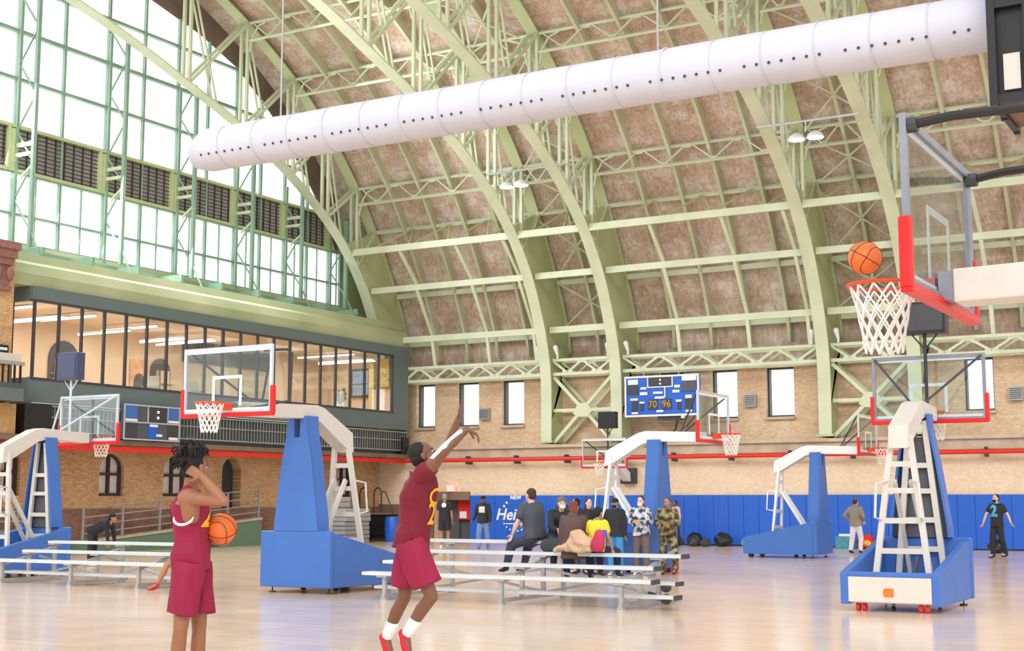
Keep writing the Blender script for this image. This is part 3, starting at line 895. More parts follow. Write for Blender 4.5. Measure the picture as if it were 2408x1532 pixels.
# uplights on the eave truss, pendant lamps on pipes
for i, (x, lb) in enumerate([(-26.15, 'left of the second rib'), (-25.3, 'in the narrow bay, left'), (-23.15, 'in the narrow bay, right'), (-22.3, 'above the scoreboard corner'), (-15.2, 'left of the rib right of the scoreboard'), (-14.25, 'right of the rib right of the scoreboard')]):
    t = thing('wall_uplight', 'small white tilted floodlight on the eave truss, ' + lb, 'light', (x, 47.35, 7.05), 0, 'white floodlights on the eave truss')
    MB().capsule((0, 0, .12), (.04 * (-1) ** i, -.1, .42), .05, .1, 10).build('lamp_head', M['white'], t, smooth=True); box(-.03, .03, -.03, .03, 0, .14).build('stand', M['white'], t)
for i, (xa, xb, y, z, lx, lb) in enumerate([(-14.9, -11.6, 41.4, 13.4, -13.3, 'in the narrow bay behind the raised basketball'), (-25.9, -22.7, 43.0, 13.5, -24.75, 'in the narrow bay left of the scoreboard')]):
    t = thing('pendant_lamp', 'white glowing twin lamp under a cross pipe ' + lb, 'lamp', (lx, y, z - .45), 0, 'lamps in the narrow bays')
    MB().cyl((xa - lx, 0, .45), (xb - lx, 0, .45), .045, 8).build('cross_pipe', M['alu'], t, smooth=True)
    MB().cyl((0, 0, .1), (0, 0, .45), .02, 6).build('stem', M['alu'], t)
    for s in (-1, 1):
        MB().tube([(s * .3, 0, -.12), (s * .3, 0, -.02), (s * .3, 0, .1)], [.28, .24, .06], 14).build('lamp_shade', M['white'], t, smooth=True)
        MB().cyl((s * .3, 0, -.14), (s * .3, 0, -.125), .25, 14).build('lamp_glass', M['lampw'], t)

# ================================================================== fabric duct and air unit
dx0, dx1, dy, dz, dr = -22.35, -4.38, 24.0, 9.72, .5
t = thing('fabric_duct', 'long white fabric air duct hanging across the hall', 'duct', ((dx0 + dx1) / 2, dy, dz))
random.seed(3)
mb = MB(); rings = []; seg = 180; nr_ = 40
for i in range(seg + 1):
    u = i / seg; x = dx0 + (dx1 - dx0) * u - t.location.x
    taper = min(1, .72 + u * 14)
    ring = []
    for k in range(nr_):
        a = 2 * PI * k / nr_
        w = noise.noise(Vector((x * 1.3, math.cos(a) * 1.2, math.sin(a) * 1.2))) * .012 + noise.noise(Vector((x * 7, math.cos(a) * 1.2, math.sin(a) * 2))) * .005
        seam = -.012 if i % 10 == 0 else 0
        rr_ = (dr + w + seam) * taper
        ring.append((x, rr_ * math.cos(a), rr_ * math.sin(a) + (1 - taper) * -.2))
    rings.append(ring)
mb.rings(rings); mb.build('fabric_tube', M['duct'], t, smooth=True, angle=60)
mb = MB()
for i in range(0, seg + 1, 10):
    if i in (0,): continue
    x = dx0 + (dx1 - dx0) * i / seg - t.location.x
    mb = MB(); mb.tube([(x, (dr + .004) * math.cos(2 * PI * k / 32), (dr + .004) * math.sin(2 * PI * k / 32)) for k in range(32)], .009 if i % 60 else .02, 5, closed=True)
    mb.build('seam_ring', M['duct'], t, smooth=True)
mb = MB(); x = dx0 + .5; c = 0
while x < dx1 - .2:
    if c % 8 != 7:
        a = R(207)
        p = Vector((x - t.location.x, dr * math.cos(a), dr * math.sin(a))); nrm = Vector((0, math.cos(a), math.sin(a)))
        MB().cyl(p + nrm * .0, p + nrm * .016, .028, 8).build('air_hole', M['rubber'], t)
    x += .235; c += 1
for x in (-19.9, -10.6):
    MB().cyl((x - t.location.x, 0, dr - .02), (x - t.location.x, 0, 22.4 - dz), .022, 6).build('hanger_rod', M['galv'], t)
t = thing('air_handling_unit', 'black framed air unit at the right end of the white duct', 'air unit', (-3.2, 23.6, 7.95))
box(-1.0, 1.2, -.5, 1.3, .35, 3.4).build('casing', M['duct'], t)
mb = MB()
for x in (-1.08, -.52): mb.box(x, x + .13, -.72, -.5, 0, 3.5)
for z in (.03, 1.62, 2.6, 3.3): mb.box(-1.0, -.45, -.7, -.52, z, z + .13)
for z in (0.02, 3.38): mb.box(-1.08, -.98, -.7, 1.4, z, z + .12)
mb.box(-1.08, -.98, 1.3, 1.42, 0, 3.5); mb.box(-1.1, -1.0, .3, .4, 0, 3.5)
mb.build('frame', M['black'], t)
box(-.95, -.45, -.56, -.52, .16, 3.3).build('dark_panel', M['black'], t); box(-.86, -.6, -.62, -.57, .25, .85).build('cream_panel', M['cream'], t); box(-1.02, -1.0, -.4, .2, .6, 1.5).build('side_panel', M['cream'], t)
box(-1.0, 1.2, -.55, 1.3, .1, .35).build('drip_tray', M['brown'], t)
for y in (-.5, 1.2):
    for x in (-.9, 1.1): MB().cyl((x, y, 3.4), (x, y, 14.3), .03, 6).build('hanger_rod', M['galv'], t)

# ================================================================== ramp, mats and cart in the far left corner
t = thing('access_ramp', 'green-sided access ramp rising along the brick end wall', 'ramp', (-33.15, 35.3, 0))
MB().prism([(-4.4, 0), (4.1, 0), (4.1, .92), (-4.4, .28)], -.4, 0).build('ramp_body', M['greenwall'], t)
MB().prism([(-4.4, .28), (4.1, .92), (4.1, 1.0), (-4.4, .36)], -.42, .03).build('ramp_curb', M['concrete'], t)
def rz_(y): return .32 + (y + 4.4) * (.64 / 8.5)
for k in range(6):
    y = -4.3 + k * 1.65; box(-.06, .0, y - .03, y + .03, rz_(y), rz_(y) + 1.05).build('rail_post', M['galv'], t)
for h in (.25, .5, .75, 1.05):
    MB().bar((-.03, -4.3, rz_(-4.3) + h), (-.03, 4.0, rz_(4.0) + h), .035, .035).build('rail_bar', M['galv'], t)
t = thing('low_fence', 'short pale railing on the floor at the far left', 'fence', (-33.2, 27.4, 0))
for y in (-.9, 0.1, 1.1): box(-.03, .03, y - .03, y + .03, 0, 1.3).build('rail_post', M['galv'], t)
for h in (.7, 1.0, 1.28): MB().bar((0, -1.3, h), (0, 1.3, h), .04, .04).build('rail_bar', M['galv'], t)
MATN = ['bottom', 'second', 'third', 'fourth', 'fifth', 'sixth', 'seventh', 'top']
for k in range(8):
    o = box(-.85, .85, -.8, .8, 0, .155).build('gym_mat', M['darkpad'] if 0 else paint('grey_mat_%d' % k, rgb(150 + k * 3, 150 + k * 3, 154 + k * 3), .7, var=.04), None, bevel=.03)
    o.location = (-32.45 + random.uniform(-.04, .04), 43.1 + random.uniform(-.04, .04), k * .165)
    tag(o, 'grey gym mat, %s of the stack by the end wall' % MATN[k], 'mat', 'stacked grey gym mats')
for k in range(2):
    o = box(-.4, .4, -.7, .7, 0, .2).build('folded_mat', paint('pale_mat_%d' % k, rgb(186, 184, 180), .7, var=.04), None, bevel=.04)
    o.location = (-32.85, 43.1, 1.33 + k * .21); tag(o, 'pale folded mat, %s of the pair on the mat stack' % ['lower', 'upper'][k], 'mat', 'folded mats on top')
t = thing('equipment_cart', 'black cart with tall curved tube handles in the corner', 'cart', (-32.7, 46.0, 0))
box(-.75, .75, -.35, .35, .12, .2).build('deck', M['black'], t); box(-.72, .7, -.3, .3, .22, 1.05).build('bin', M['black'], t); box(-.78, .78, -.38, .38, 1.05, 1.12).build('tray', M['brown'], t)
for x in (-.65, .65):
    for y in (-.3, .3): MB().cyl((x, y - .03, .06), (x, y + .03, .06), .06, 10).build('wheel', M['rubber'], t)
for x in (-.8, -.1): MB().tube([(x, -.2, 1.1), (x, -.2, 1.9), (x + .06, -.2, 2.05), (x + .18, -.2, 2.12), (x + .3, -.2, 2.05), (x + .36, -.2, 1.9), (x + .36, -.2, 1.1)], .03, 7).build('tube_handle', M['doorbrown'], t, smooth=True)
MB().tube([(.3, -.2, 1.95), (.45, -.2, 1.95), (.85, -.2, 1.1)], .025, 7).build('slant_handle', M['doorbrown'], t, smooth=True)
t = thing('blue_barrel', 'upright blue drum beside the black cart', 'barrel', (-31.75, 45.6, 0))
MB().tube([(0, 0, 0), (0, 0, .1), (0, 0, .5), (0, 0, .85), (0, 0, .95)], [.24, .3, .32, .3, .26], 18).build('drum', M['bluewall'], t, smooth=True)
MB().cyl((0, 0, .95), (0, 0, .98), .24, 18).build('lid', M['blue'], t)


# ================================================================== basketball hoops
def hoop(label, loc, rz, ov=1.4, armcol='cream', clock=None, brace='vee', sc=1.0, base=True, front='blue', orange=False, zoff=0.0, bar_=False):
    t = thing('basketball_hoop', label, 'basketball hoop', loc, rz, 'portable basketball hoops')
    t.scale = (sc, sc, sc)
    A = M[armcol]
    Z = zoff
    if base:
        for s in (-1, 1):
            x0, x1 = (-.72, -.6) if s < 0 else (.6, .72)
            MB().prism([(0, .1), (0, .98), (-.12, .98), (-2.05, .56), (-2.05, .1)], x0, x1).build('side_panel', M['blue'], t, bevel=.015)
        box(-.6, .6, -2.05, -1.98, .14, .5).build('rear_panel', M['cream'], t)
        box(-.62, .62, -2.06, -1.93, .5, .57).build('rear_pad', M['blue'], t, bevel=.015)
        if orange:
            MB().prism([(-.07, .34), (-.09, .3), (-.09, .26), (-.07, .22), (.06, .22), (.06, .34)], -2.06, -2.05, 'XZ').build('orange_label', paint('orange_label', rgb(214, 120, 40), .5), t)
        box(-.74, .74, 0, .12, .1, 1.03).build('front_pad', M['blue'], t, bevel=.02)
        box(-.6, .6, -1.98, 0, .12, .18).build('base_tray', M['cream'], t)
        box(-.5, .5, -1.9, -1.2, .18, .34).build('ballast_box', M['cream'], t, bevel=.01)
        for s in (-1, 1):
            w = MB()
            for k in (0, .09): w.cyl((s * .5 + k * -s - .02, -1.9, .065), (s * .5 + k * -s + .03, -1.9, .065), .065, 12)
            w.build('caster_wheels', M['red'] if orange else M['rubber'], t)
            MB().cyl((s * .6, -.05, 0), (s * .6, -.05, .02), .06, 10).cyl((s * .6, -.05, .02), (s * .6, -.05, .12), .012, 6).build('leveller_foot', M['rubber'], t)
            MB().cyl((s * .35, -.6, .06), (s * .35 + .04, -.6, .06), .055, 10).build('caster', M['rubber'], t)
        # column pad, front skin and dark back
        half = [(.46, 1.03), (.45, 1.2), (.38, 1.7), (.31, 2.2), (.235, 2.6), (.205, 2.78), (.2, 2.96)]
        poly = half + [(.06, 2.96), (.06, 2.5), (-.06, 2.5), (-.06, 2.96)] + [(-x, z) for x, z in half[::-1]]
        # split in left and right so each outline stays convex enough
        for nm, m, y0, y1 in (('column_pad', M[front], .0, .12), ('column_back', M['darkpad'], -.05, 0)):
            c = MB()
            for (xa, za), (xb, zb) in zip(half[:-1], half[1:]):
                def pts(a, b): return [(a, za), (xa, za), (xb, zb), (b, zb)]
                if zb <= 2.61:
                    c.prism([(-xa, za), (xa, za), (xb, zb), (-xb, zb)], y0, y1, 'XZ')
                else:
                    c.prism([(.06, za), (xa, za), (xb, zb), (.06, zb)], y0, y1, 'XZ'); c.prism([(-xa, za), (-.06, za), (-.06, zb), (-xb, zb)], y0, y1, 'XZ')
            c.build(nm, m, t)
        for s in (-1, 1):
            c = MB()
            for (xa, za), (xb, zb) in zip(half[:-1], half[1:]):
                c.prism([(s * (xa + .006), za), (s * (xa - .03), za), (s * (xb - .03), zb), (s * (xb + .006), zb)], -.2, .08, 'XZ')
            c.build('column_side', M[front], t)
        # two ladders
        for nm, yb, yt, zb, zt, wb, wt in (('front_ladder', -.13, -.13, .18, 2.85, .38, .12), ('rear_ladder', -1.3, -1.12, .3, 2.6, .42, .13)):
            l = MB()
            for s in (-1, 1): l.bar((s * wb, yb, zb), (s * wt, yt, zt), .09, .06)
            for z in (.42, .85, 1.3, 1.75, 2.15):
                q = (z - zb) / (zt - zb); w = wb + (wt - wb) * q; y = yb + (yt - yb) * q
                l.box(-w, w, y - .025, y + .025, z - .04, z + .04)
            l.build(nm, A, t)
        l = MB()
        for s in (-1, 1): l.bar((s * .16, -.2, .5), (s * .12, -1.1, 1.9), .05, .08)
        l.build('link_bar', A, t)
        for s in (-1, 1): MB().tube([(s * .3, -1.2, 1.3), (s * .34, -1.45, 1.35), (s * .32, -1.42, 1.85), (s * .2, -1.2, 1.9)], .02, 6).build('lift_handle', A, t, smooth=True)
        MB().cyl((.05, -.9, .35), (.1, -.75, .75), .035, 8).build('jack', M['darkpad'], t)
    # arm
    arm = [(-1.3, 2.38), (-1.27, 2.72), (-.45, 3.12), (-.25, 3.16), (ov - .12, 3.1), (ov - .12, 2.88), (-.1, 2.92), (-.35, 2.86), (-1.12, 2.42)]
    a = MB()
    a.prism([(-1.3, 2.38), (-1.27, 2.72), (-.45, 3.12), (-.35, 2.86), (-1.12, 2.42)], -.15, .15)
    a.prism([(-.45, 3.12), (-.25, 3.16), (ov - .12, 3.1), (ov - .12, 2.88), (-.1, 2.92), (-.35, 2.86)], -.15, .15)
    a.build('arm', A, t, bevel=.012)
    box(-.13, .13, ov - .14, ov - .02, 2.9, 3.09).build('board_mount', M['grey_frame'], t)
    # backboard
    b = MB(); y0, y1 = ov - .04, ov
    w, zb, zt = .915, 2.9, 3.97
    b.box(-w, w, y0, y1, zb, zb + .05); b.box(-w, w, y0, y1, zt - .05, zt); b.box(-w, -w + .05, y0, y1, zb, zt); b.box(w - .05, w, y0, y1, zb, zt)
    bd = b.build('backboard_frame', M['grey_frame' if brace in ('near', 'vee') and base is not False and ov != 1.9 and armcol == 'cream' else 'alu'], t)
    g = box(-w + .05, w - .05, ov - .025, ov - .01, zb + .05, zt - .05).build('backboard_glass', M['glass'], t)
    r = MB(); y0, y1 = ov - .009, ov - .003
    r.box(-.305, .305, y0, y1, 3.46, 3.51); r.box(-.305, -.255, y0, y1, 3.03, 3.46); r.box(.255, .305, y0, y1, 3.03, 3.46)
    r.box(-w + .05, w - .05, y0, y1, zb + .05, zb + .09); r.box(-w + .05, w - .05, y0, y1, zt - .09, zt - .05)
    r.build('target_square', M['white'], t)
    p = MB(); p.box(-w - .03, w + .03, ov - .06, ov + .02, zb - .05, zb + .02)
    for s in (-1, 1): p.box(min(s * (w - .02), s * (w + .04)), max(s * (w - .02), s * (w + .04)), ov - .06, ov + .02, zb - .02, zb + .42)
    p.build('edge_padding', M['redpad'], t, bevel=.012)
    # rim and net
    cy = ov + .15 + .229; rc = .229
    q = MB(); q.tube([(rc * math.cos(2 * PI * k / 28), cy + rc * math.sin(2 * PI * k / 28), 3.05) for k in range(28)], .013, 7, closed=True)
    q.prism([(-.13, ov + .0), (.13, ov + .0), (.13, ov + .13), (.07, ov + .17), (-.07, ov + .17), (-.13, ov + .13)], 2.96, 3.06, 'XY')
    q.build('rim', paint('rim_orange', rgb(232, 66, 34), .4) if 'rim' not in M else M['rim'], t, smooth=True)
    nt_ = MB(); n = 12; rows = 6
    def np_(i, j):
        rr = rc * (1 - .42 * (j / rows) ** .7) - .01; a_ = 2 * PI * (i + .5 * (j % 2)) / n
        return (rr * math.cos(a_), cy + rr * math.sin(a_), 3.04 - .075 * j)
    for j in range(rows):
        for i in range(n):
            nt_.bar(np_(i, j), np_(i, j + 1), .012, .012)
            nt_.bar(np_(i, j), np_(i - 1 if j % 2 == 0 else i + 1, j + 1), .012, .012)
    nt_.build('net', M['net'], t)
    # braces from the top corners
    for s in (-1, 1):
        if brace == 'vee':
            MB().tube([(s * .86, ov - .05, 3.93), (s * .1, ov - .75, 3.14)], .02, 7).build('brace_tube', M['dark'], t)
        elif brace == 'alu':
            MB().tube([(s * .86, ov - .05, 3.93), (s * .12, ov - .95, 3.14)], .024, 7).build('brace_tube', M['alu'], t)
        else:
            MB().tube([(s * .86, ov - .05, 3.9), (s * .84, ov - .3, 3.93), (s * .8, ov - .8, 3.93), (s * .6, ov - 1.3, 3.75), (s * .15, ov - 2.0, 3.2)], .03, 8).build('brace_tube', M['black'], t, smooth=True)
            MB().cyl((s * .86, ov - .1, 3.9), (s * .86, ov - .02, 3.9), .05, 8).build('brace_clamp', M['dark'], t)
    if not base and brace == 'vee':
        box(-.3, .3, -1.565, -1.3, 2.3, 2.9).build('wall_bracket', M['dark'], t)
    if bar_:
        MB().tube([(-.7, ov - .05, 3.88), (-1.0, ov - .25, 3.9), (-1.02, ov - .35, 3.85), (-1.0, ov - .35, 3.1), (-.2, ov - .3, 3.0)], .022, 7).build('guard_tube', M['dark'], t, smooth=True)
    if clock:
        c = MB(); c.cyl((clock[0], ov - .35, 3.1), (clock[0], ov - .35, clock[1]), .028, 8)
        c.bar((clock[0], ov - .35, clock[1] - .25), (clock[0] - .2, ov - .35, clock[1]), .02, .03); c.bar((clock[0], ov - .35, clock[1] - .25), (clock[0] + .2, ov - .35, clock[1]), .02, .03)
        c.build('clock_pole', M['alu'] if clock[2] == 'alu' else M['black'], t)
        box(clock[0] - clock[3] / 2, clock[0] + clock[3] / 2, ov - .5, ov - .25, clock[1], clock[1] + clock[4]).build('shot_clock', M[clock[5]], t, bevel=.01)
        box(clock[0] - clock[3] / 2 + .04, clock[0] + clock[3] / 2 - .04, ov - .512, ov - .5, clock[1] + .05, clock[1] + clock[4] - .04).build('clock_back_panel', M['screen' if clock[5] == 'screen' else 'dark'], t)
    return t


M['rim'] = paint('rim_orange', rgb(232, 66, 34), .4, var=.04)
M['screen'] = paint('navy_screen', rgb(66, 76, 104), .3, var=.08)
hoop('basketball hoop facing the camera, between the two maroon players', (-15.55, 19.5, 0), PI, 1.9, sc=1.04, bar_=True)
hoop('basketball hoop seen from behind at right, showing ladders and orange label', (-5.5, 22.45, 0), 0, .75, orange=True, clock=(0.05, 4.28, 'black', .74, .52, 'black'))
hoop('basketball hoop at the far left, seen from behind over the bleachers', (-24.1, 21.4, 0), 0, 1.2, brace='alu', clock=(-.25, 4.3, 'alu', .62, .62, 'screen'))
hoop('basketball hoop above the seated crowd, its white arm pointing right', (-12.9, 28.95, 0), -PI / 2, 1.35, armcol='white')
hoop('basketball hoop in front of the blue pads, right of the crowd', (-12.35, 38.8, 0), -PI / 2, 1.45, armcol='white')
hoop('near basketball hoop cut by the right edge, red pad and glass up close', (.35, 9.35, 0), PI / 2, 2.47, brace='near')
hoop('small distant basketball hoop facing the camera under a small loudspeaker', (-22.3, 45.93, 0), PI, .73, sc=.965, armcol='white', base=False, clock=(-.0, 4.35, 'black', .72, .62, 'black'))


# ================================================================== basketballs
M['ball'] = paint('orange_leather', rgb(226, 110, 44), .5, var=.06, scale=40, bump=.15)
M['ball_line'] = paint('ball_seam', rgb(44, 28, 22), .6)


def basketball(label, loc, r, rot):
    t = tag(MB().ball((0, 0, 0), r, n=32, m=20).build('basketball', M['ball'], thing('q', '', 'x'), smooth=True), label, 'basketball')
    q = t.parent; t.parent = None; bpy.data.objects.remove(q)
    t.location = loc; t.rotation_euler = rot
    s = MB(); e = r * 1.003
    for ax in range(2):
        s.tube([((e * math.cos(a), e * math.sin(a), 0) if ax == 0 else (e * math.cos(a), 0, e * math.sin(a))) for a in [2 * PI * k / 40 for k in range(40)]], r * .022, 5, closed=True)
    for sg in (-1, 1):
        pts = []
        for k in range(40):
            a = 2 * PI * k / 40; y = sg * (.62 + .13 * math.cos(2 * a)) ; rr = math.sqrt(max(0, 1 - y * y))
            pts.append((e * rr * math.cos(a), e * y, e * rr * math.sin(a)))
        s.tube(pts, r * .022, 5, closed=True)
    s.build('seam', M['ball_line'], t, smooth=True)
    return t


basketball('orange basketball dropping toward the near rim at right', (-2.57, 9.2, 3.22), .112, (.5, .3, 1.2))

# ================================================================== scoreboards
t = thing('scoreboard', 'blue scoreboard with white frame on the long wall', 'scoreboard', (-20.82, 47.15, 4.7))
box(-1.45, 1.45, -.1, .12, 0, 1.45).build('casing', M['bluewall'], t)
mb = MB()
for a in ((-1.48, 1.48, -.14, -.08, -.03, .04), (-1.48, 1.48, -.14, -.08, 1.41, 1.48), (-1.48, -1.42, -.14, -.08, 0, 1.45), (1.42, 1.48, -.14, -.08, 0, 1.45)): mb.box(*a)
mb.build('frame', M['white'], t)
for nm, a, m in [('clock_display', (-.5, .42, 1.08, 1.4), 'dark'), ('left_display', (-1.36, -.94, .8, 1.15), 'dark'), ('right_display', (.82, 1.38, .85, 1.22), 'darkpad'), ('right_plate', (.82, 1.38, 1.24, 1.42), 'white'), ('left_plate', (-1.34, -.94, 1.17, 1.36), 'white')]:
    box(a[0], a[1], -.13, -.1, a[2], a[3]).build(nm, M[m], t)
for a in [(-.83, -.6, .98, 1.06), (-.86, -.56, .77, .88), (-.33, .05, .8, .88), (.45, .72, .82, .92), (.52, .74, 1.0, 1.1), (-.26, .12, .62, .7), (-1.25, -.95, .58, .66), (-1.2, -.95, .08, .15), (-.88, -.68, .46, .53), (.58, .8, .48, .56), (-.2, .07, .12, .2), (.95, 1.2, .6, .72), (.95, 1.2, .1, .18), (-.56, .46, 1.03, 1.07), (-.56, -.52, 1.07, 1.4), (.42, .46, 1.07, 1.4), (.12, .16, .66, 1.03)]:
    box(a[0], a[1], -.135, -.1, a[2], a[3]).build('label_plate', M['sign_w'], t)
for a in [(-1.2, -.96, .15, .58), (-.87, -.73, .2, .44), (-.54, -.16, .22, .6), (0, .4, .22, .6), (.63, .77, .2, .46), (.93, 1.22, .18, .6)]:
    box(a[0], a[1], -.125, -.1, a[2], a[3]).build('digit_panel', M['dark'], t)
M['amber'] = paint('amber_digit', rgb(206, 150, 96), .5)
for tx, x, z in (('70', -.35, .41), ('96', .2, .41)): text_obj('digits', tx, .36, M['amber'], t, (x, -.13, z), FACE_CAM)
for z in (1.17, 1.31): MB().cyl((-.04, -.14, z), (-.04, -.12, z), .04, 10).build('colon_dot', M['sign_w'], t)
for x in (-.75, .65): MB().cyl((x, 0, 1.45), (x, 0, 1.72), .02, 6).build('hanger', M['galv'], t)
box(-.2, .7, -.05, .05, -.16, 0).build('junction_box', M['dark'], t)
MB().tube([(.6, 0, -.1), (.45, .1, -.5), (.1, .15, -.85)], .03, 6).build('cable', M['black'], t)
MB().tube([(1.3, 0, 0), (.9, .1, -.4), (.15, .15, -.85)], .02, 6).build('cable', M['black'], t)
t = thing('scoreboard', 'blue-grey scoreboard on the balcony railing behind the left hoop', 'scoreboard', (-32.15, 32.75, 3.5))
box(-.1, .05, -1.25, 1.18, 0, 1.08).build('casing', M['darkpad'], t)
mb = MB(); e = .05
for a in ((-1.27, 1.2, -.02, .03), (-1.27, 1.2, 1.05, 1.1), (-1.27, -1.22, 0, 1.08), (1.15, 1.2, 0, 1.08), (-1.22, 1.15, .52, .56), (-.25, -.21, .56, 1.05), (.62, .66, .56, 1.05)): mb.box(.05, .08, a[0], a[1], a[2], a[3])
mb.build('frame', M['alu'], t)
for a, m in [((-1.2, -.7, .65, 1.04), 'blue'), ((.68, 1.13, .68, 1.04), 'blue'), ((-.2, .6, .58, 1.04), 'dark'), ((-.2, .2, .05, .5), 'bluewall'), ((.66, 1.13, .05, .5), 'dark'), ((-1.2, -.7, .05, .5), 'dark')]:
    box(.05, .07, a[0], a[1], a[2], a[3]).build('display_panel', M[m], t)
for a in [(-1.2, -.7, .57, .64), (.68, 1.13, .58, .66), (-.15, .2, .42, .5), (.15, .4, .12, .2), (.7, 1.1, .04, .12)]: box(.07, .085, *a).build('label_plate', M['sign_w'], t)
for z in (.72, .9): MB().cyl((.07, .2, z), (.09, .2, z), .045, 10).build('lit_dot', emit('violet_led', (.7, .6, 1, 1), 1.2), t)


# ================================================================== bleachers
def bleacher(label, ox, oy, rows, frames, foot=None, wheels=()):
    t = thing('bleacher', label, 'bleacher', (ox, oy, 0), 0, 'aluminium bleachers')
    for (dy, z, xa, xb) in rows:
        p = box(xa - ox, xb - ox, dy - .12, dy + .12, z - .045, z + .01).build('seat_plank', M['plank'], t)
        for xx in (xa, xb): box(xx - ox - .02, xx - ox + .02, dy - .125, dy + .125, z - .055, z + .015).build('end_cap', M['rubber'], p)
    for (dy, z, xa, xb) in foot or []:
        p = box(xa - ox, xb - ox, dy - .12, dy + .12, z - .04, z + .01).build('foot_plank', M['plank'], t)
        for xx in (xa, xb): box(xx - ox - .02, xx - ox + .02, dy - .125, dy + .125, z - .05, z + .015).build('end_cap', M['rubber'], p)
    for fx in frames:
        f = MB(); x = fx - ox
        for (dy, z, xa, xb) in rows:
            if xa - .1 <= fx <= xb + .1:
                f.box(x - .03, x + .03, dy - .03, dy + .03, .05, z - .05); f.box(x - .1, x + .1, dy - .1, dy + .1, z - .075, z - .045)
        y0 = rows[0][0]; y1 = rows[-1][0]
        f.box(x - .03, x + .03, y0 - .05, y1 + .15, .04, .09)
        f.bar((x, y0, .35), (x, y1, rows[-1][1] - .1), .05, .04)
        f.box(x - .05, x + .05, y0 - .05, y0 + .05, 0, .04); f.box(x - .05, x + .05, y1 - .05, y1 + .05, 0, .04)
        f.build('support_frame', M['galv'], t)
    for a, b in zip(frames[:-1], frames[1:]):
        MB().bar((a - ox, rows[-1][0] * .7, .12), (b - ox, rows[-1][0] * .7, .5), .04, .03).bar((a - ox, rows[-1][0] * .7, .5), (b - ox, rows[-1][0] * .7, .12), .04, .03).build('cross_brace', M['galv'], t)
    for (x, y) in wheels:
        w = MB(); w.cyl((x - ox, y - .04, .08), (x - ox, y + .04, .08), .08, 12); w.cyl((x - ox - .3, y, .16), (x - ox, y, .1), .03, 8); w.cyl((x - ox, y - .03, .26), (x - ox, y + .03, .26), .08, 12)
        w.build('transport_wheel', M['rubber'], t, smooth=True)
    return t


M['plank'] = paint('anodised_plank', rgb(216, 220, 222), .42, .25, var=.06, scale=3)
bleacher('long silver bleacher with people sitting on it, centre of the hall', -11, 18.8,
         [(.1, .44, -13.7, -8.5), (.75, .6, -13.75, -8.75), (1.45, .76, -13.75, -8.6), (2.15, .92, -14.2, -11.0)],
         [-13.3, -11.1, -9.05], foot=[(.45, .2, -13.7, -8.3), (1.1, .36, -13.7, -8.55)], wheels=[(-8.95, 20.3 - 18.8)])
bleacher('shorter silver bleacher at the left, behind the standing player', -20.3, 19.0,
         [(.0, .46, -22.9, -17.9), (.65, .62, -22.6, -17.9), (1.3, .78, -22.6, -18.2)],
         [-22.5, -20.6, -18.85], foot=[(.3, .22, -22.7, -17.9)])


# ================================================================== bags and clutter along the pads
def bag(label, loc, r, m, group='bags along the blue pads', straps=True, seed=0):
    random.seed(seed)
    rr = []
    b = MB(); b.ball((0, 0, r * .7), r, r * .75, r * .75, 18, 12)
    b.v = [tuple(Vector(p) + Vector(p).normalized() * (noise.noise(Vector(p) * 5 + Vector((seed, 0, 0))) * r * .28)) for p in b.v]
    b.v = [(p[0], p[1], max(p[2], 0)) for p in b.v]
    t = thing('backpack', label, 'bag', loc, 0, group)
    b.build('bag_body', m, t, smooth=True, angle=70)
    MB().ball((0, -r * .6, r * .5), r * .5, r * .3, r * .35, 12, 8).build('pocket', m, t, smooth=True)
    if straps:
        MB().tube([(r * .5 * math.cos(a), -.1, r * 1.1 + r * .45 * math.sin(a)) for a in [PI * k / 8 for k in range(9)]], .018, 6).build('strap', M['black'], t)
    return t


M['bagg'] = paint('charcoal_bag', rgb(60, 62, 66), .8, var=.15)
M['bagr'] = paint('red_bag', rgb(214, 40, 50), .6); M['bagy'] = paint('yellow_patch', rgb(240, 180, 60), .6)
M['teal'] = paint('teal_crate', rgb(70, 140, 160), .6, var=.2, scale=8)
bag('dark bag lying by the pads, closest to the pink sweater', (-19.95, 46.2, 0), .26, M['bagg'], seed=1)
bag('grey-black bag in the middle of the row by the pads', (-19.35, 46.3, 0), .24, M['dark'], seed=2)
bag('small grey bag leaning right of the middle bag', (-18.85, 46.2, 0), .2, M['bagg'], straps=False, seed=3)
bag('tall black backpack upright against the pads', (-18.35, 46.6, 0), .32, M['black'], seed=4)
bag('tall black backpack second upright against the pads', (-19.55, 46.95, 0), .3, M['black'], seed=5)
bag('light grey bag flat on the floor beside the blue hoop base', (-17.3, 46.2, 0), .22, M['galv'], straps=False, seed=6)
bag('black bag beside the walking man in black', (-8.75, 44.9, 0), .27, M['black'], group='bags at the right', seed=7)
t = bag('red bag with a yellow patch behind the right hoop base', (-13.27, 46.58, 0), .32, M['bagr'], group='bags at the right', straps=False, seed=8)
MB().ball((.1, -.25, .2), .13, .06, .1, 10, 8).build('yellow_patch', M['bagy'], t, smooth=True)
t = thing('milk_crate', 'teal and white crate beside the person in white trousers', 'crate', (-13.86, 46.24, 0))
mb = MB()
for a in ((-.3, .3, -.2, -.17, 0, .42), (-.3, .3, .17, .2, 0, .42), (-.3, -.27, -.2, .2, 0, .42), (.27, .3, -.2, .2, 0, .42), (-.3, .3, -.2, .2, 0, .03)): mb.box(*a)
mb.build('crate_body', M['teal'], t); box(-.2, .2, -.12, .12, .1, .5).build('contents', M['white'], t)
tag(box(-13.6, -13.15, 30.1, 30.6, 0, .3).build('red_shoe_box', M['redpad'], bevel=.02), 'red box on the floor at the foot of the crowd hoop', 'box')


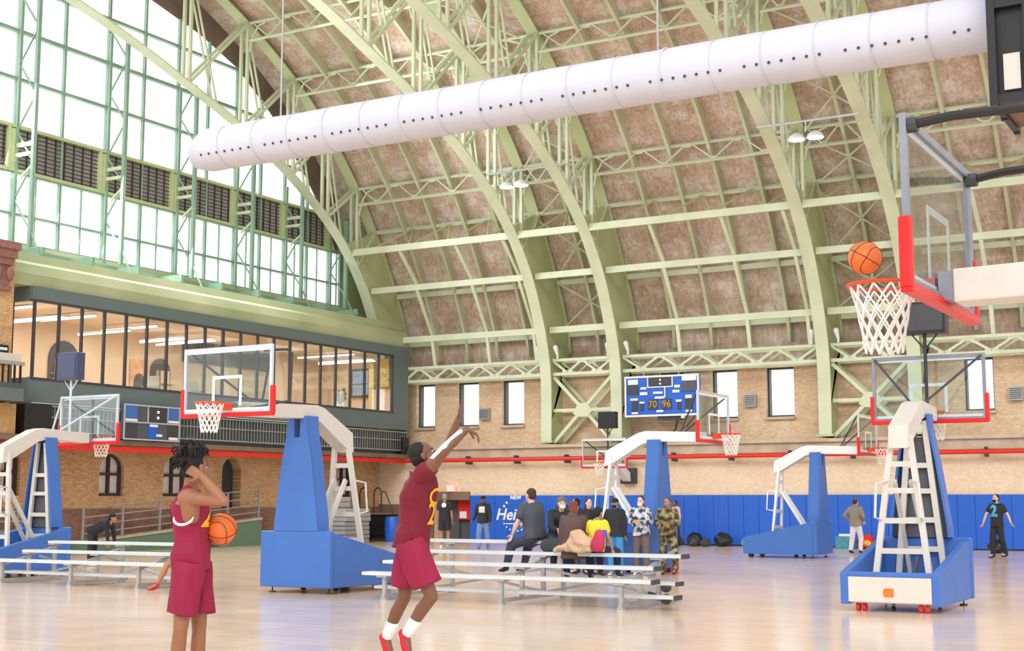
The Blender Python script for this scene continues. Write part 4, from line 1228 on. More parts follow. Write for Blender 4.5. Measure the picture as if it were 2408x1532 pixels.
# ================================================================== people
V = Vector
SKIN = {'p1': paint('skin_brown', rgb(152, 102, 74), .5, var=.08, scale=5), 'dark': paint('skin_dark', rgb(122, 80, 60), .5, var=.08, scale=5), 'deep': paint('skin_deep', rgb(96, 62, 48), .5, var=.08, scale=5),
        'tan': paint('skin_tan', rgb(176, 124, 92), .5, var=.06, scale=5), 'light': paint('skin_light', rgb(222, 178, 152), .5, var=.05, scale=5)}
CL = {}


def cloth(name, col, var=.1, scale=3):
    if name not in CL:
        CL[name] = paint('cloth_' + name, col, .8, var=var, scale=scale)
    return CL[name]


def camo(name, c1, c2, c3):
    if name in CL: return CL[name]
    m, nt, b = new_mat('cloth_' + name); b.inputs['Roughness'].default_value = .85
    tc = N(nt, 'ShaderNodeTexCoord'); nz = N(nt, 'ShaderNodeTexNoise'); nz.inputs['Scale'].default_value = 9; nz.inputs['Detail'].default_value = 2
    nt.links.new(tc.outputs['Object'], nz.inputs['Vector'])
    cr = N(nt, 'ShaderNodeValToRGB'); cr.color_ramp.interpolation = 'CONSTANT'
    e = cr.color_ramp.elements; e[0].color = c1; e[0].position = 0; e[1].color = c2; e[1].position = .46; k = e.new(.57); k.color = c3
    nt.links.new(nz.outputs['Fac'], cr.inputs[0]); nt.links.new(cr.outputs[0], b.inputs['Base Color'])
    CL[name] = m; return m


def fuse(mb, name, mat, parent, voxel, it=3, wr=0.0, wfreq=(12, 12, 4), extra=None, seed=0):
    """melt overlapping closed shapes into one continuous surface"""
    me = mb.mesh(name)
    tmp = bpy.data.objects.new(name, me); COL.objects.link(tmp)
    r = tmp.modifiers.new('r', 'REMESH'); r.mode = 'VOXEL'; r.voxel_size = voxel
    s = tmp.modifiers.new('s', 'SMOOTH'); s.factor = .5; s.iterations = it
    dg = bpy.context.evaluated_depsgraph_get()
    out = bpy.data.meshes.new_from_object(tmp.evaluated_get(dg))
    bpy.data.objects.remove(tmp); bpy.data.meshes.remove(me)
    if wr:
        nn = [v.normal.copy() for v in out.vertices]
        for v, n in zip(out.vertices, nn):
            p = v.co
            q = V((p.x * wfreq[0] + seed, p.y * wfreq[1], p.z * wfreq[2] + (p.x + p.y) * 3))
            v.co = p + n * (noise.noise(q) * wr + noise.noise(q * 2.3) * wr * .4)
    out.materials.clear(); out.materials.append(mat); out.shade_smooth(); out.name = name
    o = bpy.data.objects.new(name, out); COL.objects.link(o); o.parent = parent
    return o


def ellring(c, s, f, a, b, n=20, p=1.0):
    out = []
    for k in range(n):
        t = 2 * PI * k / n; ct, st = math.cos(t), math.sin(t)
        out.append(c + s * a * math.copysign(abs(ct) ** p, ct) + f * b * math.copysign(abs(st) ** p, st))
    return out


def frame3(fwd, up):
    f = V(fwd).normalized(); u = V(up); u = (u - f * u.dot(f)).normalized(); r = f.cross(u)
    return r, f, u


def add_head(mb, c, fwd, up, k):
    r, f, u = frame3(fwd, up); Rm = Matrix((r, f, u)).transposed()
    def E(p, rad, n=16, m=12): mb.ball(c + Rm @ V(p) * k, rad[0] * k, rad[1] * k, rad[2] * k, n, m, Rm)
    E((0, -.012, .035), (.076, .096, .088)); E((0, .028, -.03), (.062, .066, .085)); E((0, .052, -.088), (.036, .036, .028))
    E((0, .02, -.075), (.055, .05, .04)); E((0, .078, .03), (.046, .018, .013)); E((.036, .066, -.022), (.022, .02, .018)); E((-.036, .066, -.022), (.022, .02, .018))
    E((0, .094, -.058), (.024, .013, .007)); E((0, .092, -.069), (.021, .012, .008))
    for s in (-1, 1):
        E((s * .077, -.008, -.008), (.011, .02, .034), 10, 8)
    mb.capsule(c + Rm @ V((0, .09, .012)) * k, c + Rm @ V((0, .113, -.03)) * k, .009 * k, .014 * k, 8)
    E((.011, .098, -.034), (.009, .01, .008), 8, 6); E((-.011, .098, -.034), (.009, .01, .008), 8, 6)
    return Rm


def add_hand(mb, w, d, nrm, k, curl=.5, side=1, spread=.06):
    """palm + five unequal bent fingers. w wrist, d finger direction, nrm palm normal (towards the palm side), side: where the thumb leaves"""
    d = V(d).normalized(); nrm = V(nrm); nrm = (nrm - d * nrm.dot(d)).normalized(); s = d.cross(nrm) * side
    pc = w + d * .05 * k
    mb.capsule(w + d * .015 * k, w + d * .07 * k, .03 * k, .036 * k, 12, tuple(s), .42)
    for i, (o, L) in enumerate(((.030, .070), (.011, .080), (-.009, .074), (-.028, .058))):
        a = w + d * .085 * k + s * o * k
        dd = (d + s * (o * spread * 60 / 3)).normalized()
        pts = [a - d * .02 * k, a]; c = 0
        for j, q in enumerate((.45, .32, .23)):
            c += curl * (.9, 1.0, .7)[j]
            e = dd * math.cos(c) + nrm * math.sin(c)
            pts.append(pts[-1] + e * L * q * k)
        rs = [.0095 * k, .0092 * k, .0085 * k, .0078 * k, .0065 * k]
        for p, q, ra, rb in zip(pts[:-1], pts[1:], rs[:-1], rs[1:]): mb.capsule(p, q, ra, rb, 8)
    a = w + d * .025 * k + s * .026 * k
    e = (d * .6 + s * .75 + nrm * (.2 + curl * .3)).normalized(); b = a + e * .045 * k
    e2 = (d * .85 + s * .3 + nrm * (.2 + curl * .5)).normalized(); c_ = b + e2 * .035 * k
    mb.capsule(a, b, .014 * k, .0105 * k, 8); mb.capsule(b, c_, .0105 * k, .008 * k, 8)


def solve(J):
    return {k: V(v) for k, v in J.items()}


def torso_rings(J, fwd, k, pad, top=True, hem=None, girth=1.0):
    """rings from the hips up to the neck; pad widens for cloth"""
    sh = (J['shR'] - J['shL']); sh.normalize(); hp = (J['hiR'] - J['hiL']).normalized()
    f = V(fwd)
    rings = []
    up = (J['neck'] - J['pelvis']).normalized()
    def ring(c, s, a, b):
        ff = up.cross(s).normalized(); ff = ff if ff.dot(f) > 0 else -ff
        rings.append(ellring(c, s, ff, (a * girth + pad) * k, (b * girth + pad) * k, 22, .88))
    pv, ws, ch, nk = J['pelvis'], J['waist'], J['chest'], J['neck']
    mid = (J['shR'] + J['shL']) / 2
    if hem is not None: ring(pv - up * hem * k, hp, .165, .125)
    ring(pv - up * .06 * k, hp, .155, .115); ring(pv + up * .04 * k, hp, .158, .112)
    ring(ws, (hp + sh).normalized(), .138, .102); ring(ws * .45 + ch * .55, (hp * .5 + sh).normalized(), .15, .112)
    ring(ch, sh, .165, .12); ring(ch * .45 + mid * .55, sh, .168, .112)
    if top:
        ring(mid + up * .005 * k, sh, .135, .085); ring(mid * .5 + nk * .5 + up * .005 * k, sh, .085, .068)
        ring(nk, sh, .055, .058)
    return rings


def person(label, loc, rz, J, k, fwd, headf, headu, skin='tan', top=('tee', 'c'), bottom=('pants', 'c'), shoes='black', hair=('short', 'black'), mask=None, hands=None, fg=False, girth=1.0, group=None, extras=None, socks=None):
    t = thing('person', label, 'person', loc, rz, group)
    J = solve(J); fwd = V(fwd).normalized(); vx = .0065 if fg else .016
    sk = SKIN[skin]
    mb = MB()
    mb.rings(torso_rings(J, fwd, k, 0, girth=girth))
    hf = V(headf).normalized()
    mb.capsule(J['neck'] - V((0, 0, .03)) * k, J['head'] - V(headu).normalized() * .06 * k - hf * .02 * k, .058 * k, .052 * k, 14)
    Rm = add_head(mb, J['head'], headf, headu, k)
    for s in 'LR':
        sh, el, wr, ha = (J[x + s] for x in ('sh', 'el', 'wr', 'ha')); hi, kn, an = (J[x + s] for x in ('hi', 'kn', 'an'))
        g = girth
        m1 = sh * .6 + el * .4
        mb.capsule(sh, m1, .055 * k * g, .047 * k * g); mb.capsule(m1, el, .047 * k * g, .038 * k)
        m2 = el * .68 + wr * .32
        mb.capsule(el, m2, .038 * k, .041 * k * g); mb.capsule(m2, wr, .041 * k * g, .027 * k)
        d = (ha - wr).normalized(); nrm = hands[s][0] if hands else -(J['chest'] - ha); curl = hands[s][1] if hands else .35
        nn = V(nrm)
        if (nn - d * nn.dot(d)).length < .05: nn = fwd
        if fg: add_hand(mb, wr, d, nn, k, curl, hands[s][2] if hands else 1)
        m3 = hi * .5 + kn * .5
        mb.capsule(hi, m3, .088 * k * g, .074 * k * g, 14); mb.capsule(m3, kn, .074 * k * g, .054 * k, 14)
        bk = (kn - hi).cross(an - kn); calfdir = -fwd
        m4 = kn * .66 + an * .34 + calfdir * .012 * k
        mb.capsule(kn, m4, .052 * k, .056 * k * g, 14); mb.capsule(m4, an, .056 * k * g, .036 * k, 14)
        to = J.get('to' + s) or (an + fwd * .15 * k - V((0, 0, .05)) * k)
        mb.capsule(an, to, .034 * k, .03 * k)
    for e in extras or []: mb.capsule(*e)
    body = fuse(mb, 'body', sk, t, vx, 3)
    if not fg:      # fingers are laid on after the melt, they are finer than its grain
        hm = MB()
        for s in 'LR':
            d = (J['ha' + s] - J['wr' + s]).normalized(); nn = -(J['chest'] - J['ha' + s])
            if (nn - d * nn.dot(d)).length < .05: nn = fwd
            add_hand(hm, J['wr' + s], d, nn, k, .5, 1)
        import bmesh
        bm = bmesh.new(); bm.from_mesh(body.data); b2 = hm.mesh('h'); bm.from_mesh(b2); bm.to_mesh(body.data); bm.free(); bpy.data.meshes.remove(b2)
        body.data.shade_smooth()
    # ---- face details
    c = J['head']
    def hp(p): return c + Rm @ V(p) * k
    eye = MB()
    for s in (-1, 1): eye.ball(hp((s * .031, .079, .006)), .0105 * k, n=10, m=8)
    eye.build('eyes', M['eye'], t, smooth=True)
    ir = MB()
    for s in (-1, 1): ir.ball(hp((s * .031, .0885, .006)), .0062 * k, n=8, m=6); ir.capsule(hp((s * .016, .094, .027)), hp((s * .048, .084, .029)), .0045 * k, .003 * k, 6)
    ir.build('irises_and_brows', M['black'], t, smooth=True)
    lp = MB(); lp.capsule(hp((-.018, .1, -.063)), hp((.018, .1, -.063)), .0055 * k, .0055 * k, 8); lp.build('lips', CL.setdefault('lips', paint('lips', rgb(150, 84, 76), .5)), t, smooth=True)
    # ---- hair / hats
    hs, hc = hair[0], cloth('hair_' + hair[1], {'black': rgb(28, 24, 26), 'brown': rgb(70, 46, 36), 'auburn': rgb(124, 62, 40), 'grey': rgb(150, 146, 146), 'blond': rgb(170, 140, 100)}[hair[1]], .3, 30)
    h = MB()
    def HE(p, rad): h.ball(hp(p), rad[0] * k, rad[1] * k, rad[2] * k, 16, 12, Rm)
    HE((0, -.03, .05), (.084, .092, .082)); HE((0, -.052, .0), (.08, .066, .075))
    if hs in ('long', 'pony'): HE((0, -.07, -.05), (.07, .045, .11))
    if hs == 'long': HE((0, -.075, -.14), (.075, .04, .08))
    if hs == 'bun': HE((0, -.1, .09), (.045, .045, .045))
    if hs == 'afro': HE((0, -.02, .06), (.11, .115, .105))
    if hs != 'none':
        fuse(h, 'hair', hc, t, .007 if fg else .014, 2, .006 if fg else .004, (60, 60, 60))
    if hs == 'dreads':
        random.seed(11); h = MB()
        for q in range(130):
            th = random.uniform(0, 2 * PI); ph = random.uniform(0, 1.25)
            st = V((math.sin(ph) * math.cos(th) * .08, math.sin(ph) * math.sin(th) * .09 - .03, .05 + math.cos(ph) * .08))
            dr_ = V((st.x * 1.0, (st.y + .02) * 1.0, .35 + random.uniform(-.2, .5))).normalized()
            p0 = hp(st); L = random.uniform(.09, .17)
            p1 = p0 + (Rm @ dr_) * L * .5 * k; p2 = p1 + (Rm @ V((dr_.x * 1.2 + random.uniform(-.4, .4), dr_.y * 1.2 + random.uniform(-.4, .4), -.25 + random.uniform(-.4, .3)))) * L * .55 * k
            h.tube([p0, p1, p2, p2 + (Rm @ V((random.uniform(-.3, .3), random.uniform(-.3, .3), -.8))) * L * .3 * k], [.009 * k, .011 * k, .01 * k, .005 * k], 6)
        for q in range(26):      # the bunched tail behind
            p0 = hp((random.uniform(-.03, .03), -.1, .04 + random.uniform(-.02, .03)))
            d0 = (Rm @ V((random.uniform(-.5, .5), -1, random.uniform(-.2, .6)))).normalized()
            p1 = p0 + d0 * .06 * k; p2 = p1 + (Rm @ V((random.uniform(-.5, .5), -.6, random.uniform(-1, .1)))).normalized() * .05 * k
            h.tube([p0, p1, p2], [.01 * k, .012 * k, .005 * k], 6)
        h.build('dreadlocks', hc, t, smooth=True)
    if hs in ('cap', 'beanie') or len(hair) > 2:
        hm = cloth('hat_' + (hair[2] if len(hair) > 2 else 'black'), {'black': rgb(30, 32, 38), 'taupe': rgb(110, 100, 92), 'white': rgb(225, 225, 225)}[hair[2] if len(hair) > 2 else 'black'])
        h = MB(); h.ball(hp((0, -.015, .065)), .088 * k, .104 * k, .075 * k, 16, 12, Rm)
        if hs == 'cap': h.capsule(hp((0, .07, .055)), hp((0, .14, .05)), .05 * k, .045 * k, 12, tuple(Rm @ V((1, 0, 0))), .25)
        fuse(h, 'cap' if hs == 'cap' else 'beanie', hm, t, .01 if not fg else .007, 2)
    if mask:
        h = MB(); h.ball(hp((0, .062, -.055)), .056 * k, .056 * k, .05 * k, 14, 10, Rm)
        h.build('face_mask', cloth('mask_' + mask, {'black': rgb(34, 34, 38), 'white': rgb(232, 236, 240)}[mask]), t, smooth=True)
    # ---- top
    ty, tm = top[0], top[1]
    m = MB(); pad = {'tank': .02, 'tee': .03, 'hoodie': .036, 'coat': .045}[ty]
    m.rings(torso_rings(J, fwd, k, pad, hem=.07 if ty != 'coat' else .2, girth=girth, top=(ty != 'tank')))
    if ty == 'tank':
        sh = (J['shR'] - J['shL']).normalized(); mid = (J['shR'] + J['shL']) / 2; up = V((0, 0, 1))
        for s in 'LR':
            q = J['sh' + s]; m.capsule(mid * .35 + q * .65 + up * .02 * k, J['chest'] * .6 + q * .4, .045 * k, .06 * k, 12)
            m.capsule(mid * .35 + q * .65 + up * .025 * k, mid * .6 + q * .4 + up * .03 * k, .042 * k, .04 * k, 12)
        m.rings([ellring(J['chest'], sh, fwd, .14 * k, .12 * k, 20), ellring(mid - up * .02 * k, sh, fwd, .125 * k, .09 * k, 20), ellring(mid + up * .03 * k, sh, fwd, .07 * k, .07 * k, 20)])
    else:
        for s in 'LR':
            sh, el, wr = J['sh' + s], J['el' + s], J['wr' + s]
            if ty == 'tee':
                q = .22 if fg else .55; e = sh * (1 - q) + el * q; m.capsule(sh, e, .072 * k * girth, .074 * k * girth, 16)
            else:
                m.capsule(sh, el, .07 * k * girth, .062 * k, 16); m.capsule(el, wr * .95 + el * .05, .062 * k, .045 * k, 16)
        if ty in ('hoodie', 'coat'):
            b = J['neck'] - fwd * .05 * k; m.ball(b, .1 * k, .09 * k, .06 * k)
    if J.get('chain'): pass
    mt = fuse(m, {'tank': 'jersey', 'tee': 'shirt', 'hoodie': 'hoodie', 'coat': 'coat'}[ty], tm, t, vx, 3, .026 if fg else .012, (7, 7, 3.2), seed=len(label))
    # ---- bottom
    bt, bm_ = bottom
    m = MB(); R_ = torso_rings(J, fwd, k, .006 if fg else .02, girth=girth)[:3]; m.rings(R_)
    for s in 'LR':
        hi, kn, an = J['hi' + s], J['kn' + s], J['an' + s]
        if bt == 'shorts':
            e = hi * .24 + kn * .76
            d = (e - hi).normalized(); sd = (J['hiR'] - J['hiL']).normalized(); sd = (sd - d * sd.dot(d)).normalized(); ff = d.cross(sd)
            m.rings([ellring(hi + d * L * (e - hi).length, sd, ff, a * k * girth, b * k * girth, 20) for L, a, b in ((-.12, .1, .115), (.1, .104, .122), (.5, .104, .12), (.85, .106, .122), (1.0, .107, .124))])
        else:
            m.capsule(hi, kn, .104 * k * girth, .084 * k, 16); m.capsule(kn, kn * .1 + an * .9, .084 * k, .066 * k, 16)
    fuse(m, 'shorts' if bt == 'shorts' else 'trousers', bm_, t, vx, 3, .026 if fg else .01, (8, 8, 2.2), seed=5)
    if bt == 'shorts' and fg:
        w = MB(); w.rings([ellring(J['pelvis'] + V((0, 0, z)) * k, (J['hiR'] - J['hiL']).normalized(), fwd, .172 * k, .13 * k, 28) for z in (.045, .05, .085, .09)])
        w.build('waistband', M['bagg'], t, smooth=True)
    # ---- shoes, socks
    shm = {'black': M['black'], 'white': M['white'], 'red': cloth('red_shoe', rgb(206, 40, 52), .1), 'grey': M['galv'], 'brown': M['brown']}[shoes]
    for s in 'LR':
        an, kn = J['an' + s], J['kn' + s]
        to = J.get('to' + s) or (an + fwd * .16 * k - V((0, 0, .065)) * k)
        up = (kn - an).normalized(); d = (to - an).normalized()
        sd = d.cross(V((0, 0, 1)) if abs(d.z) < .9 else fwd).normalized()
        m = MB(); hl = an - up * .04 * k - (to - an).normalized() * .035 * k
        m.capsule(hl, an + (to - an) * .5 - up * .02 * k, .042 * k, .045 * k, 14, tuple(sd), .95); m.capsule(an + (to - an) * .4 - up * .02 * k, to, .048 * k, .036 * k, 14, tuple(sd), .7)
        m.capsule(an - up * .02 * k, an + up * .02 * k, .046 * k, .044 * k, 14)
        fuse(m, 'shoe', shm, t, .008 if fg else .013, 2)
        if fg:
            so = MB(); gd = -up
            so.capsule(hl + gd * .035 * k, to + gd * .012 * k, .036 * k, .034 * k, 12, tuple(sd), .45); so.build('shoe_sole', M['white'], t, smooth=True)
        if socks:
            m = MB(); m.capsule(an, an + up * socks[0] * k, .044 * k, .056 * k, 16); m.build('sock', socks[1], t, smooth=True)
    return t, J, mt, body, Rm


def decal(txt, target, root, origin, nrm, up, size, mat, name='print', shear=0.0, mesh=None, grow=.004):
    """lettering pressed onto a garment"""
    import bmesh
    cu = bpy.data.curves.new(name, 'FONT'); cu.body = txt; cu.size = size; cu.align_x = 'CENTER'; cu.align_y = 'CENTER'; cu.offset = grow; cu.resolution_u = 3; cu.shear = shear
    cu.space_line = .85
    tmp = bpy.data.objects.new(name, cu); COL.objects.link(tmp)
    dg = bpy.context.evaluated_depsgraph_get(); me = bpy.data.meshes.new_from_object(tmp.evaluated_get(dg))
    bpy.data.objects.remove(tmp); bpy.data.curves.remove(cu)
    bm = bmesh.new(); bm.from_mesh(me); bmesh.ops.triangulate(bm, faces=bm.faces[:])
    for _ in range(4):
        ed = [e for e in bm.edges if e.calc_length() > .022]
        if not ed: break
        bmesh.ops.subdivide_edges(bm, edges=ed, cuts=1); bmesh.ops.triangulate(bm, faces=bm.faces[:])
    n = V(nrm).normalized(); u = V(up); u = (u - n * u.dot(n)).normalized(); r = u.cross(n)
    src = target.data
    bv = BVHTree.FromPolygons([v.co for v in src.vertices], [tuple(p.vertices) for p in src.polygons])
    kill = []
    for v in bm.verts:
        p = V(origin) + r * v.co.x + u * v.co.y
        hit = bv.ray_cast(p + n * .6, -n)
        if hit[0] is None: kill.append(v)
        else: v.co = hit[0] + n * .002 + hit[1] * .004
    bmesh.ops.delete(bm, geom=kill, context='VERTS')
    bm.to_mesh(me); bm.free(); me.materials.clear(); me.materials.append(mat)
    o = bpy.data.objects.new(name, me); COL.objects.link(o); o.parent = root
    return o


# ---- the two players in front (joints given from each player's own foot point)
J1 = {'head': (0.157, -0.178, 1.860), 'neck': (0.110, -0.183, 1.696), 'chest': (0.105, -0.161, 1.525), 'waist': (0.110, -0.121, 1.269), 'pelvis': (0.083, -0.115, 1.122),
      'shR': (0.206, -0.326, 1.620), 'elR': (0.564, -0.279, 1.593), 'wrR': (0.374, -0.336, 1.794), 'haR': (0.250, -0.348, 1.849), 'shL': (-0.000, -0.029, 1.642), 'elL': (-0.08, 0.144, 1.339), 'wrL': (0.104, 0.181, 1.256), 'haL': (0.246, 0.115, 1.23),
      'hiR': (0.130, -0.204, 1.068), 'knR': (0.085, -0.214, 0.588), 'anR': (-0.002, -0.134, 0.109), 'hiL': (0.050, -0.002, 1.058), 'knL': (0.075, 0.012, 0.570), 'anL': (0.02, 0.097, 0.103)}
MAR = cloth('maroon', rgb(146, 22, 62), .16, 2.5); MARD = cloth('dark_maroon', rgb(118, 16, 40), .18, 2.5); GOLD = cloth('gold', rgb(244, 176, 30), .05)
fw1 = V((.866 * .97 + .5 * .25, .5 * .97 - .866 * .25, 0))
t, J, jm, body, Rm = person('standing player in maroon holding one hand to his dreadlocked head', (-8.06, 8.73, 0), 0, J1, 1.08, fw1, (.1, 1, -.02), (0, 0, 1), 'p1', ('tank', MAR), ('shorts', MAR), 'red', ('dreads', 'black'),
                            hands={'R': ((-.2, .95, -.3), .25, 1), 'L': ((0, -.1, 1), .35, -1)}, extras=[(V(J1['shR']) + V((.02, .02, .0)), V(J1['shR']) + V((.015, .045, -.14)), .082, .07, 14), (V(J1['shR']), V(J1['shR']) * .6 + V(J1['elR']) * .4, .066, .055, 14)], fg=True, socks=(.12, M['white']))
decal('2', jm, t, J['chest'] + fw1 * .15 + V((0, 0, -.03)), fw1, (0, 0, 1), .34, GOLD, 'front_number')
decal('0', jm, t, J['chest'] - fw1 * .15 + V((0, 0, -.05)), -fw1, (0, 0, 1), .34, CL.setdefault('orange_trim', paint('orange_trim', rgb(240, 120, 60), .7)), 'back_number')
ah = MB()
ah.tube([J['shR'] + V((.02 + .075 * math.cos(a), -.04 + .03 * math.cos(a) - .025 * abs(math.sin(a)), -.15 + .06 * math.sin(a))) for a in [PI + PI * i / 10 for i in range(11)]], [.004, .008] + [.011] * 7 + [.008, .004], 8).build('undershirt_trim', M['white'], t, smooth=True)
st = MB()
for s in 'RL': st.capsule(J['sh' + s] * .72 + J['neck'] * .28 + V((0, 0, .035)), J['chest'] * .5 + J['sh' + s] * .5 - fw1 * .07, .05, .06, 14, tuple(fw1), .8)
for s in 'RL': st.capsule(J['sh' + s] * .72 + J['neck'] * .28 + V((0, 0, .035)), J['chest'] * .5 + J['sh' + s] * .5 + fw1 * .07, .05, .06, 14, tuple(fw1), .8)
fuse(st, 'shoulder_strap', MAR, t, .008, 3)
basketball('orange basketball held at the hip of the standing player', (-8.06 + .252, 8.73 + .05, 1.372), .126, (.6, .2, .4))

J2 = {'head': (0.165, -0.013, 1.984), 'neck': (0.115, -0.021, 1.842), 'chest': (0.095, 0.005, 1.629), 'waist': (0.065, 0.010, 1.391), 'pelvis': (0.024, 0.011, 1.263),
      'shR': (0.232, -0.135, 1.809), 'elR': (0.467, -0.136, 2.030), 'wrR': (0.580, 0.02, 2.206), 'haR': (0.680, 0.065, 2.15), 'shL': (0.062, 0.156, 1.831), 'elL': (0.211, 0.285, 2.051), 'wrL': (0.338, 0.271, 2.318), 'haL': (0.384, 0.252, 2.477),
      'hiR': (0.088, -0.079, 1.212), 'knR': (0.247, -0.000, 0.782), 'anR': (-0.008, -0.007, 0.457), 'hiL': (-0.040, 0.104, 1.205), 'knL': (-0.119, 0.118, 0.751), 'anL': (-0.332, 0.163, 0.402), 'toR': (0.031, -0.016, 0.273), 'toL': (-0.262, 0.148, 0.215)}
fw2 = V((.866 * .93 + .5 * .36, .5 * .93 - .866 * .36, 0))
t, J, jm, body, Rm = person('jumping player in dark maroon shooting with both arms raised', (-6.9, 10.15, 0), 0, J2, 1.05, fw2, (.74, .50, .42), (-.35, -.2, 1), 'dark', ('tee', MARD), ('shorts', MAR), 'red', ('short', 'black'),
                            extras=[(V(J2['shR']), V(J2['shR']) * .5 + V(J2['elR']) * .5, .068, .058, 14), (V(J2['shL']), V(J2['shL']) * .5 + V(J2['elL']) * .5, .066, .056, 14)], hands={'R': ((-.1, -.2, -1), .5, 1), 'L': ((.8, .3, -.2), .12, -1)}, fg=True, socks=(.13, M['white']))
nn2 = (fw2 * .75 + V((.5, -.866, 0)) * .65).normalized()
decal('C', jm, t, J['chest'] + fw2 * .10 + V((0.02, 0, .0)), nn2, (.02, 0, 1), .2, GOLD, 'front_letter')
decal('2', jm, t, J['chest'] * .45 + J['waist'] * .55 + fw2 * .10 + V((0.02, 0, -.02)), nn2, (.02, 0, 1), .26, GOLD, 'front_number')
sl = MB(); of = V((-.006, .0, .012))
sl.capsule(J['shR'] * .7 + J['elR'] * .3 + of, J['elR'] + of, .048, .041, 16); sl.capsule(J['elR'] + of, J['elR'] * .25 + J['wrR'] * .75 + of, .041, .034, 16)
sl.build('arm_sleeve', cloth('arm_sleeve', rgb(206, 202, 214)), t, smooth=True)


# ---- people further off: a pose laid on a simple skeleton, local frame x right, y forward
def fk(H, pose='stand', lean=0, armR=((.15, 0, -1), (.1, .1, -1)), armL=((-.15, 0, -1), (-.1, .1, -1)), legR=None, legL=None, seat=.45, head=0):
    k = H / 1.8
    la = R(lean); up = V((0, math.sin(la), math.cos(la)))
    if pose == 'sit': pz = seat + .1 * k
    else: pz = .95 * k
    pv = V((0, 0, pz)); ws = pv + up * .14 * k; ch = pv + up * .36 * k; nk = pv + up * .56 * k
    J = {'pelvis': pv, 'waist': ws, 'chest': ch, 'neck': nk, 'head': nk + (up * .6 + V((0, .25, .8))).normalized() * .135 * k}
    for s, sg, arm, leg in (('R', 1, armR, legR), ('L', -1, armL, legL)):
        J['sh' + s] = nk + V((sg * .175 * k, 0, 0)) - up * .06 * k
        d1, d2 = V(arm[0]).normalized(), V(arm[1]).normalized()
        J['el' + s] = J['sh' + s] + d1 * .29 * k; J['wr' + s] = J['el' + s] + d2 * .25 * k; J['ha' + s] = J['wr' + s] + d2 * .17 * k
        J['hi' + s] = pv + V((sg * .09 * k, 0, -.03 * k))
        if leg is None: leg = ((sg * .3, 1, -.1), (0, .05, -1)) if pose == 'sit' else ((sg * .06, .02, -1), (0, -.03, -1))
        J['kn' + s] = J['hi' + s] + V(leg[0]).normalized() * .43 * k; J['an' + s] = J['kn' + s] + V(leg[1]).normalized() * .41 * k
    return J, k


def bg(label, x, y, yaw, H, top, bottom, skin='tan', shoes='black', hair=('short', 'black'), mask=None, pose='stand', group='people further back in the hall', z=None, hyaw=0, hpitch=0, girth=1.05, **kw):
    """yaw: heading in degrees, 0 faces +Y (away from the camera), 180 faces back"""
    J, k = fk(H, pose, **kw)
    if z is None:
        lo = min(J['anL'].z, J['anR'].z) - .1 * k; z = -lo if pose != 'sit' else 0
    hf = (math.sin(R(-hyaw)) * -1, math.cos(R(hyaw)), hpitch)
    return person(label, (x, y, z), -R(yaw), J, k, (0, 1, 0), hf, (0, 0, 1), skin, top, bottom, shoes, hair, mask, girth=girth, group=group)


BLK = cloth('black', rgb(38, 40, 46)); CHAR = cloth('charcoal', rgb(74, 76, 84)); NAVY = cloth('navy', rgb(40, 50, 84)); JEAN = cloth('jeans', rgb(112, 140, 190), .15); DJEAN = cloth('dark_jeans', rgb(60, 66, 88))
PINK = cloth('pink', rgb(226, 176, 184)); TAUPE = cloth('taupe', rgb(150, 138, 128)); WHT = cloth('white', rgb(226, 224, 236)); YEL = cloth('yellow', rgb(232, 208, 50)); TANC = cloth('tan_coat', rgb(206, 172, 138)); BLU = cloth('bright_jeans', rgb(60, 140, 200))
GREYB = cloth('grey_brown', rgb(104, 92, 92)); BRN = cloth('brown_jacket', rgb(92, 70, 66))
OLIVE = camo('olive_camo', rgb(58, 54, 40), rgb(120, 110, 72), rgb(160, 150, 108)); GCAMO = camo('grey_camo', rgb(60, 64, 76), rgb(170, 176, 188), rgb(214, 218, 226))

t, J, jm, _, _ = bg('person in black T-shirt and shorts with grey cornrows, back turned by the doorway', -25.2, 39.2, -20, 1.84, ('tee', BLK), ('shorts', BLK), 'tan', 'white', ('short', 'grey'))
decal('●', jm, t, J['chest'] + V((0, -.1, .08)), (0, -1, 0), (0, 0, 1), .2, M['sign_w'], 'back_print')
t, J, jm, _, _ = bg('person in black printed sweatshirt and light jeans walking past the wall logo', -23.6, 39.0, 165, 1.78, ('hoodie', BLK), ('pants', JEAN), 'dark', 'grey', ('cap', 'black', 'black'), armR=((.35, -.3, -1), (.2, .6, -.8)), armL=((-.3, .3, -1), (-.1, .3, -1)), legR=((.05, .3, -1), (0, -.1, -1)), legL=((-.05, -.2, -1), (0, -.35, -1)))
decal('■', jm, t, J['chest'] + V((0, .1, .0)), (0, 1, 0), (0, 0, 1), .26, M['cream'], 'chest_print')
bg('person in dark blue top far behind the seated crowd', -23.0, 43.3, 150, 1.72, ('hoodie', cloth('slate', rgb(64, 70, 96))), ('pants', DJEAN), 'dark')
bg('person in pink sweatshirt and black leggings standing against the pads', -19.85, 45.9, 200, 1.62, ('hoodie', PINK), ('pants', BLK), 'dark', 'black', ('short', 'black'), girth=1.0)
bg('person in black jacket, cap and bright jeans beside the crowd hoop', -13.3, 27.5, 168, 1.66, ('hoodie', BLK), ('pants', BLU), 'tan', 'white', ('cap', 'black', 'black'), 'black', armR=((.4, 0, -1), (.1, .6, -.5)), girth=1.12)
bg('person in grey camouflage jacket leaning on the crowd hoop', -12.8, 27.75, 175, 1.7, ('hoodie', GCAMO), ('pants', GREYB), 'light', 'white', ('long', 'brown'), 'white', armR=((.3, .3, -1), (-.8, .8, .1)), armL=((-.3, .3, -1), (.8, .8, .1)), girth=1.1)
